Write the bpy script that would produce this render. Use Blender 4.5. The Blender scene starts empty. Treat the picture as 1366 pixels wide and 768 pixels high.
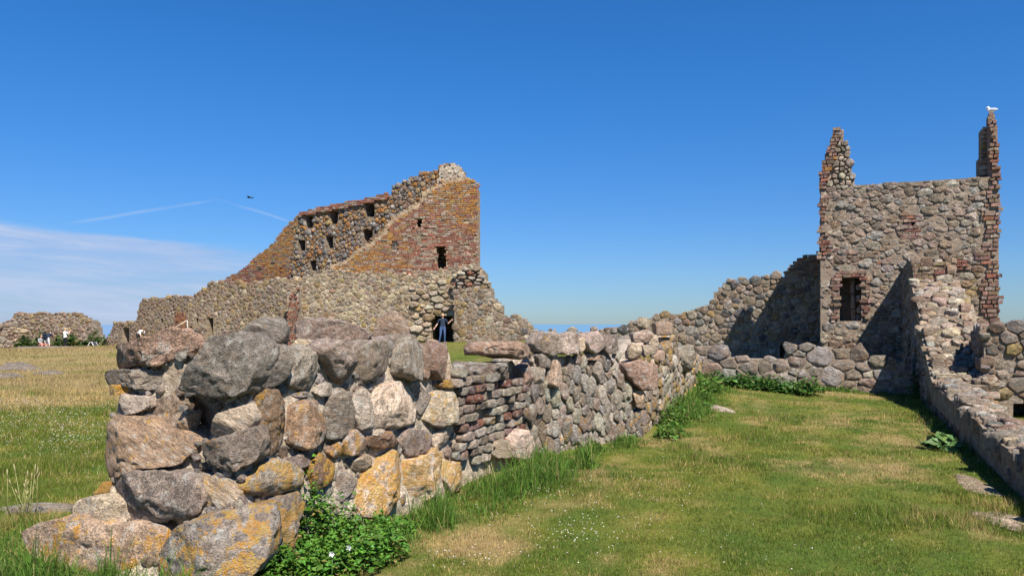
import bpy, bmesh, math, random
import numpy as np
from mathutils import Vector, Matrix

random.seed(7); rng = np.random.default_rng(7)
SC = bpy.context.scene
COL = SC.collection

# ------------------------------------------------------------------ camera
FPX, CX, HY, EYE = 1030.0, 683.0, 432.0, 1.65
cam_d = bpy.data.cameras.new('camera'); cam = bpy.data.objects.new('camera', cam_d)
COL.objects.link(cam); SC.camera = cam
cam_d.sensor_width = 36.0; cam_d.lens = 36.0 * FPX / 1366.0
cam.location = (0, 0, EYE); cam.rotation_euler = (math.radians(90), 0, 0)
cam_d.shift_y = (HY - 384.0) / 1366.0
cam_d.clip_start = 0.1; cam_d.clip_end = 200000

# ------------------------------------------------------------------ sun and sky
SUN = Vector((0.255, -0.54, 0.80)).normalized()
EL = math.asin(SUN.z); AZ = math.atan2(SUN.x, SUN.y)
sd = bpy.data.lights.new('sun', 'SUN'); sd.energy = 5.0; sd.angle = math.radians(0.5); sd.color = (1.0, 0.94, 0.845)
so = bpy.data.objects.new('sun', sd); COL.objects.link(so)
so.rotation_euler = SUN.to_track_quat('Z', 'Y').to_euler(); so.location = (10, -20, 40)

SC.view_settings.view_transform = 'Standard'; SC.view_settings.look = 'None'
SC.view_settings.gamma = 1; SC.view_settings.use_curve_mapping = False
SC.view_settings.exposure = 0.9
SC.cycles.use_denoising = True
SC.cycles.max_bounces = 5; SC.cycles.diffuse_bounces = 3; SC.cycles.transparent_max_bounces = 8

class NT:
    """tiny node-tree helper"""
    def __init__(s, tree): s.t = tree; s.n = tree.nodes; s.l = tree.links
    def node(s, kind, **kw):
        n = s.n.new(kind)
        for k, v in kw.items():
            if k.startswith('i_'):
                key = k[2:]; key = int(key) if key.isdigit() else key
                s.set(n.inputs[key], v)
            else: setattr(n, k, v)
        return n
    def set(s, inp, v):
        if isinstance(v, bpy.types.NodeSocket): s.l.new(v, inp)
        else: inp.default_value = v
    def math(s, op, a, b=None, c=None, clamp=False):
        n = s.n.new('ShaderNodeMath'); n.operation = op; n.use_clamp = clamp
        s.set(n.inputs[0], a)
        if b is not None: s.set(n.inputs[1], b)
        if c is not None: s.set(n.inputs[2], c)
        return n.outputs[0]
    def ramp(s, v, lo, hi, a=0.0, b=1.0, smooth=True):
        n = s.n.new('ShaderNodeMapRange'); n.clamp = True
        n.interpolation_type = 'SMOOTHSTEP' if smooth else 'LINEAR'
        s.set(n.inputs[0], v)
        for i, x in enumerate((lo, hi, a, b)): s.set(n.inputs[i + 1], x)
        return n.outputs[0]
    def noise(s, vec, scale, detail=4, rough=.55, dist=0.0):
        n = s.n.new('ShaderNodeTexNoise'); s.set(n.inputs['Vector'], vec)
        n.inputs['Scale'].default_value = scale; n.inputs['Detail'].default_value = detail
        n.inputs['Roughness'].default_value = rough; n.inputs['Distortion'].default_value = dist
        return n.outputs['Fac']
    def mix(s, f, a, b, blend='MIX'):
        n = s.n.new('ShaderNodeMix'); n.data_type = 'RGBA'; n.blend_type = blend
        s.set(n.inputs[0], f); s.set(n.inputs[6], a); s.set(n.inputs[7], b)
        return n.outputs[2]
    def dot(s, v, w):
        n = s.n.new('ShaderNodeVectorMath'); n.operation = 'DOT_PRODUCT'
        s.set(n.inputs[0], v); n.inputs[1].default_value = w
        return n.outputs['Value']

def make_world():
    w = bpy.data.worlds.new('World'); SC.world = w; w.use_nodes = True
    T = NT(w.node_tree); w.node_tree.nodes.clear()
    sky = T.node('ShaderNodeTexSky', sky_type='NISHITA', sun_disc=False)
    sky.sun_elevation = EL; sky.sun_rotation = AZ
    sky.altitude = 80; sky.air_density = 1.0; sky.dust_density = 0.2; sky.ozone_density = 1.6
    hsv = T.node('ShaderNodeHueSaturation'); hsv.inputs['Saturation'].default_value = 1.18
    T.l.new(sky.outputs[0], hsv.inputs['Color'])
    co = T.node('ShaderNodeTexCoord'); d = co.outputs['Generated']
    sz = T.node('ShaderNodeSeparateXYZ'); T.l.new(d, sz.inputs[0])
    tint = T.mix(T.ramp(sz.outputs[2], -.02, .36), (.50, .73, 1.20, 1), (.36, .95, 1.50, 1))
    base = T.mix(1.0, hsv.outputs[0], tint, 'MULTIPLY')
    sp = T.node('ShaderNodeSeparateXYZ'); T.l.new(d, sp.inputs[0])
    x, y, z = sp.outputs
    # a low bank of thin cloud lying over the sea to the west
    hor = T.math('SQRT', T.math('ADD', T.math('MULTIPLY', x, x), T.math('MULTIPLY', y, y)))
    el = T.math('DIVIDE', z, hor)
    west = T.ramp(T.math('DIVIDE', x, hor), -.24, -.38)
    lean = T.math('MULTIPLY', T.math('ADD', T.math('DIVIDE', x, hor), .5), .072)
    elc = T.math('ADD', el, lean)
    st = T.node('ShaderNodeCombineXYZ'); T.l.new(x, st.inputs[0]); T.l.new(y, st.inputs[1])
    T.l.new(T.math('MULTIPLY', elc, 7.0), st.inputs[2])
    n1 = T.noise(st.outputs[0], 3.0, 5, .55); n2 = T.noise(st.outputs[0], 9.0, 6, .6, .4)
    top = T.math('ADD', .105, T.math('MULTIPLY', T.math('SUBTRACT', n1, .5), .05))
    body = T.ramp(T.math('SUBTRACT', elc, top), .003, -.008)
    streak = T.ramp(T.math('ADD', T.math('MULTIPLY', n1, .55), T.math('MULTIPLY', n2, .45)), .36, .66)
    m = T.math('MULTIPLY', T.math('MULTIPLY', body, west), T.math('ADD', .38, T.math('MULTIPLY', streak, .55)))
    ccol = T.mix(streak, (3.9, 5.0, 7.7, 1), (5.6, 6.7, 9.0, 1))
    c1 = T.mix(m, base, ccol)
    # two old contrails, each along a great circle
    def trail(p0, p1, wd, amt, col):
        a = Vector(((p0[0]-CX)/FPX, 1, (HY-p0[1])/FPX)).normalized()
        b = Vector(((p1[0]-CX)/FPX, 1, (HY-p1[1])/FPX)).normalized()
        nrm = a.cross(b).normalized(); tan = (b-a).normalized()
        off = T.math('ADD', T.dot(d, nrm), T.math('MULTIPLY', T.math('SUBTRACT', T.noise(d, 26, 3), .5), wd*1.4))
        line = T.ramp(T.math('ABSOLUTE', off), wd, 0)
        t = T.dot(d, tan); t0, t1 = a.dot(tan), b.dot(tan)
        e = T.math('MULTIPLY', T.ramp(t, t0-.01, t0+.03), T.ramp(t, t1+.015, t1-.02))
        f = T.math('MULTIPLY', T.math('MULTIPLY', line, e), T.math('MULTIPLY', T.ramp(T.noise(d, 18, 4), .25, .6), amt))
        return T.mix(f, col, (6.2, 7.2, 8.6, 1))
    c2 = trail((92, 298), (282, 268), .0028, .26, c1)
    c3 = trail((288, 265), (392, 297), .0024, .26, c2)
    bg = T.node('ShaderNodeBackground'); T.l.new(c3, bg.inputs[0]); bg.inputs[1].default_value = 0.0505
    out = T.node('ShaderNodeOutputWorld'); T.l.new(bg.outputs[0], out.inputs[0])
make_world()

# ------------------------------------------------------------------ numeric helpers
def _hash(ix, iy, iz, seed):
    h = (ix.astype(np.int64)*374761393 + iy.astype(np.int64)*668265263 + iz.astype(np.int64)*1274126177 + int(seed)*974711) & 0xffffffff
    h = ((h ^ (h >> 13)) * 1274126177) & 0xffffffff
    h = ((h ^ (h >> 16)) * 2246822519) & 0xffffffff
    return ((h ^ (h >> 15)) & 0xffffff) / float(0x7fffff) - 1.0
def vnoise(p, seed=0):
    i = np.floor(p).astype(np.int64); f = p - i; f = f*f*(3-2*f)
    r = 0
    for dx in (0, 1):
        for dy in (0, 1):
            for dz in (0, 1):
                w = (f[:, 0] if dx else 1-f[:, 0])*(f[:, 1] if dy else 1-f[:, 1])*(f[:, 2] if dz else 1-f[:, 2])
                r = r + w*_hash(i[:, 0]+dx, i[:, 1]+dy, i[:, 2]+dz, seed)
    return r
def fbm(p, seed=0, oc=3, gain=.5):
    a, t, r = 1., 0., 0.
    for k in range(oc):
        r = r + a*vnoise(p*(2.03**k) + 17.3*k, seed+k); t += a; a *= gain
    return r/t
def fbm2(x, y, s, seed=0, oc=3):
    x = np.asarray(x, float); y = np.asarray(y, float)
    p = np.stack([x.ravel()*s, y.ravel()*s, np.full(x.size, .37)], 1)
    return fbm(p, seed, oc).reshape(x.shape)
def sstep(v, a, b):
    t = np.clip((v-a)/(b-a), 0, 1); return t*t*(3-2*t)
def pin(x, y, poly):
    r = False; x1, y1 = poly[-1]
    for x0, y0 in poly:
        if (y0 > y) != (y1 > y) and x < (x1-x0)*(y-y0)/(y1-y0)+x0: r = not r
        x1, y1 = x0, y0
    return r
def inpoly(px, py, poly):
    if len(px) < 12 and np.ndim(px) == 1: return np.array([pin(float(a), float(b), poly) for a, b in zip(px, py)])
    px = np.asarray(px, float); py = np.asarray(py, float); r = np.zeros(px.shape, bool)
    n = len(poly)
    for i in range(n):
        x0, y0 = poly[i]; x1, y1 = poly[(i+1) % n]
        if y0 == y1: continue
        c = ((y0 > py) != (y1 > py)) & (px < (x1-x0)*(py-y0)/(y1-y0) + x0)
        r ^= c
    return r
def area_c(poly):
    p = np.asarray(poly, float); q = np.roll(p, -1, 0)
    cr = p[:, 0]*q[:, 1]-q[:, 0]*p[:, 1]; a = cr.sum()/2
    if abs(a) < 1e-9: return 0, p.mean(0)
    return a, np.array([((p[:, 0]+q[:, 0])*cr).sum(), ((p[:, 1]+q[:, 1])*cr).sum()])/(6*a)
def clip_half(poly, n, c):
    out = []; L = len(poly)
    for i in range(L):
        a = poly[i]; b = poly[(i+1) % L]
        da = a[0]*n[0]+a[1]*n[1]-c; db = b[0]*n[0]+b[1]*n[1]-c
        if da <= 0: out.append(a)
        if (da < 0 < db) or (db < 0 < da):
            t = da/(da-db); out.append((a[0]+t*(b[0]-a[0]), a[1]+t*(b[1]-a[1])))
    return out

# ------------------------------------------------------------------ mesh helpers
ICO = {}
for lv in (1, 2, 3, 4, 5):
    bm = bmesh.new(); bmesh.ops.create_icosphere(bm, subdivisions=lv, radius=1)
    bm.verts.ensure_lookup_table()
    ICO[lv] = (np.array([v.co for v in bm.verts]), np.array([[v.index for v in f.verts] for f in bm.faces]))
    bm.free()

def mesh_np(name, V, F, col=None, smooth=True, mat=None):
    me = bpy.data.meshes.new(name)
    V = np.asarray(V, np.float32); F = np.asarray(F, np.int32); k = F.shape[1]
    me.vertices.add(len(V)); me.vertices.foreach_set('co', V.ravel())
    me.loops.add(F.size); me.loops.foreach_set('vertex_index', F.ravel())
    me.polygons.add(len(F)); me.polygons.foreach_set('loop_start', np.arange(0, F.size, k, dtype=np.int32))
    me.update(calc_edges=True)
    if col is not None:
        c = np.asarray(col, np.float32)
        if c.ndim == 1: c = np.tile(c, (len(V), 1))
        a = me.color_attributes.new('Col', 'FLOAT_COLOR', 'POINT'); a.data.foreach_set('color', c.ravel())
    me.polygons.foreach_set('use_smooth', np.full(len(F), smooth))
    if mat: me.materials.append(mat)
    return me
def link(name, data, parent=None, loc=None):
    o = bpy.data.objects.new(name, data); COL.objects.link(o)
    if loc is not None: o.location = loc
    if parent is not None:
        o.parent = parent
        o.location = Vector(o.location) - WLOC(parent)
    return o
def WLOC(o):
    v = Vector(o.location)
    while o.parent is not None:
        o = o.parent; v = v + Vector(o.location)
    return v
def part(name, V, F, col, mat, parent, smooth=True, kind=None):
    """mesh object with world-space vertices, origin moved to its own base centre"""
    V = np.asarray(V, float); c = np.array([V[:, 0].mean(), V[:, 1].mean(), V[:, 2].min()])
    o = link(name, mesh_np(name, V-c, F, col, smooth, mat), parent, Vector(c))
    if kind: o['kind'] = kind
    return o
def thing(name, label, cat, loc, group=None):
    o = bpy.data.objects.new(name, None); COL.objects.link(o); o.location = loc
    o.empty_display_size = .3
    return tag(o, label, cat, group, 'thing')
def tag(o, label=None, cat=None, group=None, kind=None):
    if label: o['label'] = label
    if cat: o['category'] = cat
    if group: o['group'] = group
    if kind: o['kind'] = kind
    return o
class Bag:
    def __init__(s): s.V = []; s.F = []; s.C = []; s.n = 0
    def add(s, V, F, col):
        V = np.asarray(V, float); F = np.asarray(F)
        if F.shape[1] == 4: F = np.concatenate([F[:, [0, 1, 2]], F[:, [0, 2, 3]]])
        s.V.append(V); s.F.append(F+s.n); s.n += len(V)
        c = np.asarray(col, float); s.C.append(np.tile(c, (len(V), 1)) if c.ndim == 1 else c)
    def build(s, name, mat, parent, smooth=True, kind='stuff'):
        if not s.n: return None
        return part(name, np.concatenate(s.V), np.concatenate(s.F), np.concatenate(s.C), mat, parent, smooth, kind)
def box_np(c, ax, ay, az, hx, hy, hz, jit=0):
    c = np.asarray(c, float); ax, ay, az = (np.asarray(a, float) for a in (ax, ay, az))
    V = np.array([c + sx*hx*ax + sy*hy*ay + sz*hz*az for sz in (-1, 1) for sy in (-1, 1) for sx in (-1, 1)])
    if jit: V = V + rng.normal(0, jit, V.shape)
    F = np.array([[0, 2, 3, 1], [4, 5, 7, 6], [0, 1, 5, 4], [2, 6, 7, 3], [0, 4, 6, 2], [1, 3, 7, 5]])
    return V, F
def tube_np(pts, rad, seg=8):
    pts = [np.asarray(p, float) for p in pts]; V = []; F = []
    for i, p in enumerate(pts):
        t = pts[min(i+1, len(pts)-1)]-pts[max(i-1, 0)]; t = t/np.linalg.norm(t)
        a = np.cross(t, [0, 0, 1.]); 
        if np.linalg.norm(a) < 1e-3: a = np.array([1., 0, 0])
        a /= np.linalg.norm(a); b = np.cross(t, a)
        for k in range(seg):
            an = 2*math.pi*k/seg; V.append(p + rad[i]*(math.cos(an)*a+math.sin(an)*b))
    for i in range(len(pts)-1):
        for k in range(seg):
            k2 = (k+1) % seg; F.append([i*seg+k, i*seg+k2, (i+1)*seg+k2, (i+1)*seg+k])
    n = len(V); V.append(pts[0]); V.append(pts[-1])
    F = [[f[0], f[1], f[2]] for f in F]+[[f[0], f[2], f[3]] for f in F]
    for k in range(seg):
        k2 = (k+1) % seg; F.append([n, k2, k]); e = (len(pts)-1)*seg; F.append([n+1, e+k, e+k2])
    return np.array(V), np.array(F)

# ------------------------------------------------------------------ materials
def new_mat(name):
    m = bpy.data.materials.new(name); m.use_nodes = True; T = NT(m.node_tree); m.node_tree.nodes.clear()
    out = T.node('ShaderNodeOutputMaterial'); b = T.node('ShaderNodeBsdfPrincipled')
    T.l.new(b.outputs[0], out.inputs[0]); b.inputs['Specular IOR Level'].default_value = .25
    return m, T, b
def stone_material(name, sc=1.0, bump=.5, speck=1.0, white=.5, rust=.5):
    """granite: colour from the stone, with grain, stains, pale and orange lichen"""
    m, T, b = new_mat(name)
    at = T.node('ShaderNodeAttribute', attribute_name='Col'); base, lich = at.outputs['Color'], at.outputs['Alpha']
    P0 = T.node('ShaderNodeNewGeometry').outputs['Position']
    sc3 = T.node('ShaderNodeSeparateColor'); T.l.new(base, sc3.inputs[0])
    ra = T.math('FRACT', T.math('MULTIPLY', sc3.outputs[0], 157.3)); rb = T.math('FRACT', T.math('MULTIPLY', sc3.outputs[1], 231.7))
    px3 = T.node('ShaderNodeSeparateXYZ'); T.l.new(P0, px3.inputs[0]); gs = T.math('ADD', .62, T.math('MULTIPLY', ra, .75))
    cb = T.node('ShaderNodeCombineXYZ'); T.l.new(T.math('MULTIPLY', px3.outputs[0], gs), cb.inputs[0]); T.l.new(T.math('MULTIPLY', px3.outputs[1], gs), cb.inputs[1])
    zz = T.math('MULTIPLY', T.math('ADD', px3.outputs[2], T.math('MULTIPLY', T.math('SUBTRACT', rb, .5), px3.outputs[0])), T.math('MULTIPLY', gs, T.math('ADD', 1., T.math('MULTIPLY', T.ramp(rb, .45, 1.), 2.2))))
    T.l.new(T.math('ADD', zz, T.math('MULTIPLY', ra, 40.)), cb.inputs[2]); P = cb.outputs[0]
    big = T.noise(P, 3.2*sc, 4, .6); mid = T.noise(P, 14*sc, 5, .65); fine = T.noise(P, 55*sc, 4, .7); grit = T.noise(P, 170*sc, 2, .6)
    v = T.math('MULTIPLY', T.ramp(big, .3, .7, .66, 1.3, False), T.ramp(mid, .32, .68, .55, 1.45, False))
    c = T.mix(1.0, base, T.mix(1.0, (1, 1, 1, 1), v, 'MULTIPLY'), 'MULTIPLY')
    # dark mineral and algae flecks, warm rusty stain, pale crust lichen
    c = T.mix(T.math('MULTIPLY', T.ramp(fine, .52, .61), .85*speck), c, (.045, .043, .045, 1))
    c = T.mix(T.math('MULTIPLY', T.ramp(T.noise(P, 4.2*sc, 5, .65), .48, .66), rust), c, (.27, .15, .075, 1))
    wl = T.math('MULTIPLY', T.ramp(T.noise(P, 7.5*sc, 6, .72), .60-.10*white, .68-.06*white), T.ramp(fine, .3, .55))
    c = T.mix(T.math('MULTIPLY', wl, .72), c, (.58, .55, .49, 1))
    c = T.mix(T.math('MULTIPLY', T.ramp(grit, .6, .72), .35*speck), c, (.6, .57, .54, 1))
    c = T.mix(T.math('MULTIPLY', T.ramp(T.noise(P, 21*sc, 5, .7), .55, .64), .5*speck), c, (.075, .07, .065, 1))
    on = T.math('ADD', T.math('MULTIPLY', T.noise(P0, 4.6*sc, 6, .70, .3), .75), T.math('MULTIPLY', mid, .25))
    lo = T.math('SUBTRACT', .68, T.math('MULTIPLY', lich, .28))
    ol = T.math('MULTIPLY', T.ramp(T.math('SUBTRACT', on, lo), -.004, .04), T.ramp(lich, .02, .12))
    oc = T.mix(T.ramp(T.noise(P, 9*sc, 4, .6), .35, .65), T.mix(T.ramp(fine, .3, .7), (.44, .17, .008, 1), (.60, .29, .018, 1)), T.mix(T.ramp(fine, .3, .7), (.42, .22, .03, 1), (.56, .38, .08, 1)))
    c = T.mix(T.math('MULTIPLY', ol, T.ramp(T.math('ADD', T.math('MULTIPLY', fine, .6), T.math('MULTIPLY', grit, .4)), .38, .54, .12, .92)), c, oc)
    T.l.new(c, b.inputs['Base Color']); b.inputs['Roughness'].default_value = .93
    h = T.math('ADD', T.math('ADD', T.math('MULTIPLY', mid, 1.0), T.math('MULTIPLY', fine, .55)), T.math('MULTIPLY', grit, .16))
    bp = T.node('ShaderNodeBump'); bp.inputs['Strength'].default_value = bump; bp.inputs['Distance'].default_value = .085/sc
    T.l.new(h, bp.inputs['Height']); T.l.new(bp.outputs[0], b.inputs['Normal'])
    return m
def plain(name, col, rough=.85, bump=0, sc=20, var=.25, metal=0):
    m, T, b = new_mat(name)
    P = T.node('ShaderNodeNewGeometry').outputs['Position']
    n = T.noise(P, sc, 4, .6)
    c = T.mix(T.ramp(n, .3, .7), tuple(x*(1-var) for x in col)+(1,), tuple(min(1, x*(1+var)) for x in col)+(1,))
    T.l.new(c, b.inputs['Base Color']); b.inputs['Roughness'].default_value = rough; b.inputs['Metallic'].default_value = metal
    if bump:
        bp = T.node('ShaderNodeBump'); bp.inputs['Strength'].default_value = bump; bp.inputs['Distance'].default_value = .02
        T.l.new(n, bp.inputs['Height']); T.l.new(bp.outputs[0], b.inputs['Normal'])
    return m
def vcol_mat(name, trans=0.0, rough=.8, bump=0, sc=40):
    m, T, b = new_mat(name)
    at = T.node('ShaderNodeAttribute', attribute_name='Col')
    P = T.node('ShaderNodeNewGeometry').outputs['Position']
    n = T.noise(P, sc, 5, .65)
    c = T.mix(1.0, at.outputs['Color'], T.mix(T.ramp(n, .25, .75), (.70, .70, .70, 1), (1.3, 1.3, 1.3, 1)), 'MULTIPLY')
    T.l.new(c, b.inputs['Base Color']); b.inputs['Roughness'].default_value = rough
    if bump:
        bp = T.node('ShaderNodeBump'); bp.inputs['Strength'].default_value = bump; bp.inputs['Distance'].default_value = .03
        T.l.new(n, bp.inputs['Height']); T.l.new(bp.outputs[0], b.inputs['Normal'])
    if trans:
        tr = T.node('ShaderNodeBsdfTranslucent'); T.l.new(c, tr.inputs[0])
        mx = T.node('ShaderNodeMixShader'); mx.inputs[0].default_value = trans
        T.l.new(b.outputs[0], mx.inputs[1]); T.l.new(tr.outputs[0], mx.inputs[2])
        out = [x for x in T.n if x.type == 'OUTPUT_MATERIAL'][0]; T.l.new(mx.outputs[0], out.inputs[0])
    return m
M_STONE = stone_material('granite_lichen', 1.5, 1.0, .78, .75, .36)
M_STONE2 = stone_material('fieldstone', 1.0, .7, .8, .4)
M_STONE3 = stone_material('far_fieldstone', .6, .7, .7, .3)
M_BRICK = stone_material('brick_weathered', 1.2, .5, .5, .3)
M_MORTAR = stone_material('lime_mortar', 1.5, .9, .45, .2)
M_MORTAR3 = stone_material('lime_mortar_far', .6, .9, .5, .2)
M_GROUND = vcol_mat('turf', 0, .95, .9, 30)
M_GRASS = vcol_mat('grass_blades', .35, .7, 0, 6)
M_LEAF = vcol_mat('leaves', .3, .5, 0, 14)
M_PETAL = vcol_mat('petals', .25, .7, 0, 30)
M_ROCK = stone_material('bedrock', .8, .8, .9, .1)

# ------------------------------------------------------------------ terrain
def gpt(px, py, d): return ((px-CX)/FPX*d, d, EYE-(py-HY)*d/FPX)
CTRL = [(0, -6, 0), (-8, -4, 0), (8, -4, 0), (0, 3, 0), (-1.6, 5, 0), (-4, 6, -.01), (2, 6, 0), (5, 7.4, 0), (0, 9.4, 0), (2, 11, .02),
        (4.7, 19, .26), (9, 17, .05), (9.8, 24.6, .42), (4, 27, .42), (7, 13.5, .0), (13, 19, .1), (10, 8, -.1), (-6, 12, -.08), (-12, 20, -.15), (-18, 33, -.22),
        gpt(640, 456, 46), gpt(700, 454, 46), gpt(560, 458, 45), gpt(450, 460, 46), gpt(330, 458, 49), gpt(270, 457, 51), gpt(180, 461, 57), gpt(87, 465.5, 63), gpt(0, 463, 64), gpt(-80, 463, 64),
        gpt(740, 452, 46), gpt(900, 455, 46), (30, 40, .6), (30, 20, .2), (-40, 30, -.3), (-30, 8, 0), (35, 60, .5), (0, 62, .2), (-40, 75, -1.0), (20, 75, .0)]
_c = np.array(CTRL)
def _phi(r): return np.sqrt(r*r+4.0)
_A = _phi(np.linalg.norm(_c[:, None, :2]-_c[None, :, :2], axis=2)); _w = np.linalg.solve(_A+np.eye(len(_c))*1e-3, _c[:, 2])
def gz(x, y):
    x = np.asarray(x, float); y = np.asarray(y, float)
    r = np.sqrt((x[..., None]-_c[:, 0])**2+(y[..., None]-_c[:, 1])**2+4.0)
    z = r @ _w
    far = np.maximum(np.hypot(x, np.maximum(y-20, 0)*1.0)-52, 0)
    k = sstep(np.hypot(x, y), 60, 85)
    return np.clip(z, -3, 2)*(1-k) + k*(-.6) - np.maximum(np.hypot(x, y)-84, 0)*.55
def gz1(x, y): return float(gz(np.array([x]), np.array([y]))[0])

# plan of the foreground wall (outer face, left end round the corner and away)
PLAN = np.array([(-3.85, 6.12), (-1.72, 5.1), (.16, 9.5), (1.9, 11.2), (4.62, 18.9)])
FOOT = [(-4.3, 5.6), (-1.5, 4.55), (.3, 9.4), (2.1, 11.1), (4.8, 18.9), (3.7, 19.2), (1.0, 12.0), (-.9, 10.3), (-2.9, 6.6), (-3.7, 6.5)]

def turf_colour(x, y):
    """rgb of the turf: patches of green and sun-dried straw (what grows there, not light)"""
    n1 = fbm2(x, y, .55, 11, 3); n2 = fbm2(x, y, 1.7, 23, 3); n3 = fbm2(x, y, 6, 31, 2)
    # mowing streaks run along the courtyard
    s = fbm2(x*.35+y*.9, (x*.9-y*.35)*4.0, .6, 41, 3)
    dry = .22 + .42*n1 + .36*n2 + .46*s + .36*n3
    d = np.hypot(x, y)
    left = sstep(-x/np.maximum(y, .1), .30, .42)
    dry = dry + left*(sstep(d, 15, 22)*(.62+.8*fbm2(x, y*2.2, .33, 61, 3)) - sstep(d, 6, 8)*(1-sstep(d, 13, 18))*.18)
    back = (1-left)*sstep(d, 30, 36); dry = dry*(1-back) + back*.35
    for (cx, cy, r, a) in DRYSPOTS:
        q = ((x-cx)**2+(y-cy)**2)/(r*r) + .5*n2
        dry = dry + a*np.exp(-np.maximum(q, 0)*1.2)
    dry = sstep(dry, .1, .95)[..., None]
    g0 = np.array([.080, .130, .012]); g1 = np.array([.178, .178, .020]); st = np.array([.33, .24, .105])
    g = g0 + (g1-g0)*np.clip(.5+n2+.5*n3, 0, 1)[..., None]
    return g*(1-dry) + st*dry
def flat(px, py): d = EYE*FPX/(py-HY); return ((px-CX)/FPX*d, d)
DRYSPOTS = [flat(650, 725)+(.32, 1.1), flat(700, 625)+(.5, .8), flat(905, 588)+(.9, .35), flat(1030, 610)+(.8, .15), flat(1180, 590)+(.8, .2), flat(1050, 560)+(1.6, .2), flat(1110, 640)+(.7, .2), flat(1190, 625)+(.5, .5), flat(1320, 690)+(.5, .2), flat(60, 600)+(.8, .3),
            flat(1000, 560)+(1.4, -.3), flat(1050, 602)+(.6, -.7), flat(960, 640)+(.7, -.5), flat(1050, 700)+(.8, -.3), flat(80, 640)+(1.2, -.4), flat(1250, 740)+(.6, -.25), flat(650, 670)+(.35, -.7), flat(100, 560)+(3, -.45), flat(40, 575)+(2.5, -.3)]

def lines(lo, a, b, hi, step, grow=1.12):
    L = list(np.arange(a, b, step)); s = step; v = L[-1]
    while v < hi: s *= grow; v += s; L.append(v)
    s = step; v = a
    while v > lo: s *= grow; v -= s; L.insert(0, v)
    return np.array(L)
def make_ground():
    xs = lines(-170, -7, 9, 170, .10); ys = lines(-15, 3.5, 20, 170, .10)
    X, Y = np.meshgrid(xs, ys); Z = gz(X, Y)
    d = np.hypot(X, Y)
    Z = Z + fbm2(X, Y, 1.3, 3, 3)*.035 + fbm2(X, Y, 7, 5, 2)*.012 + fbm2(X, Y, .2, 8, 2)*.12*sstep(d, 15, 30)
    c = turf_colour(X, Y)*.72
    n, k = X.shape; idx = np.arange(n*k).reshape(n, k)
    F = np.stack([idx[:-1, :-1], idx[:-1, 1:], idx[1:, 1:], idx[1:, :-1]], -1).reshape(-1, 4)
    V = np.stack([X, Y, Z], -1).reshape(-1, 3)
    C = np.concatenate([c.reshape(-1, 3), np.zeros((n*k, 1))], 1)
    o = link('ground', mesh_np('ground', V, F, C, True, M_GROUND)); tag(o, 'mown sunlit turf of green and straw-dry patches around the ruins', 'ground', kind='structure')
    # sea
    m, T, b = new_mat('sea_water'); b.inputs['Base Color'].default_value = (.09, .19, .33, 1); b.inputs['Roughness'].default_value = .15
    P = T.node('ShaderNodeNewGeometry').outputs['Position']
    bp = T.node('ShaderNodeBump'); bp.inputs['Strength'].default_value = .25; bp.inputs['Distance'].default_value = 4
    T.l.new(T.noise(P, .02, 6, .6), bp.inputs['Height']); T.l.new(bp.outputs[0], b.inputs['Normal'])
    a = np.linspace(0, 2*math.pi, 97)[:-1]; R = 120000
    V = np.concatenate([[[0, 0, -70]], np.stack([np.cos(a)*R, np.sin(a)*R, np.full(96, -70.)], 1)])
    F = np.array([[0, 1+i, 1+(i+1) % 96] for i in range(96)])
    o = link('sea', mesh_np('sea', V, F, None, False, m)); tag(o, 'blue sea reaching the horizon behind the ruins', 'sea', kind='structure')
make_ground()

# ------------------------------------------------------------------ masonry kit
class Frame:
    """a plane in the place: origin O, U along, V up, N outward (towards the open side)"""
    def __init__(s, O, U, V=(0, 0, 1), N=None):
        s.O = np.array(O, float); s.U = np.array(U, float); s.U /= np.linalg.norm(s.U)
        s.V = np.array(V, float); s.V /= np.linalg.norm(s.V)
        s.N = np.cross(s.U, s.V) if N is None else np.array(N, float); s.N /= np.linalg.norm(s.N)
    def P(s, u, v, w=0.):
        u = np.asarray(u, float)[..., None]; v = np.asarray(v, float)[..., None]; w = np.asarray(w, float)[..., None]
        return s.O + u*s.U + v*s.V + w*s.N
    def uv(s, px, py):
        C = np.array([0, 0, EYE]); r = np.array([(px-CX)/FPX, 1, (HY-py)/FPX])
        t = np.dot(s.O-C, s.N)/np.dot(r, s.N); p = C+t*r-s.O
        return (float(np.dot(p, s.U)), float(np.dot(p, s.V)))
    def poly(s, pts): return [s.uv(*p) for p in pts]
    def dist(s, u, v): return float(np.linalg.norm(s.O+u*s.U+v*s.V-np.array([0, 0, EYE])))
def vframe(p, q):
    """vertical frame from plan point p to q (p left, q right as seen from the open side)"""
    p = np.array(p, float); q = np.array(q, float); d = (q-p)/np.linalg.norm(q-p)
    return Frame((p[0], p[1], 0), (d[0], d[1], 0))

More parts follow.
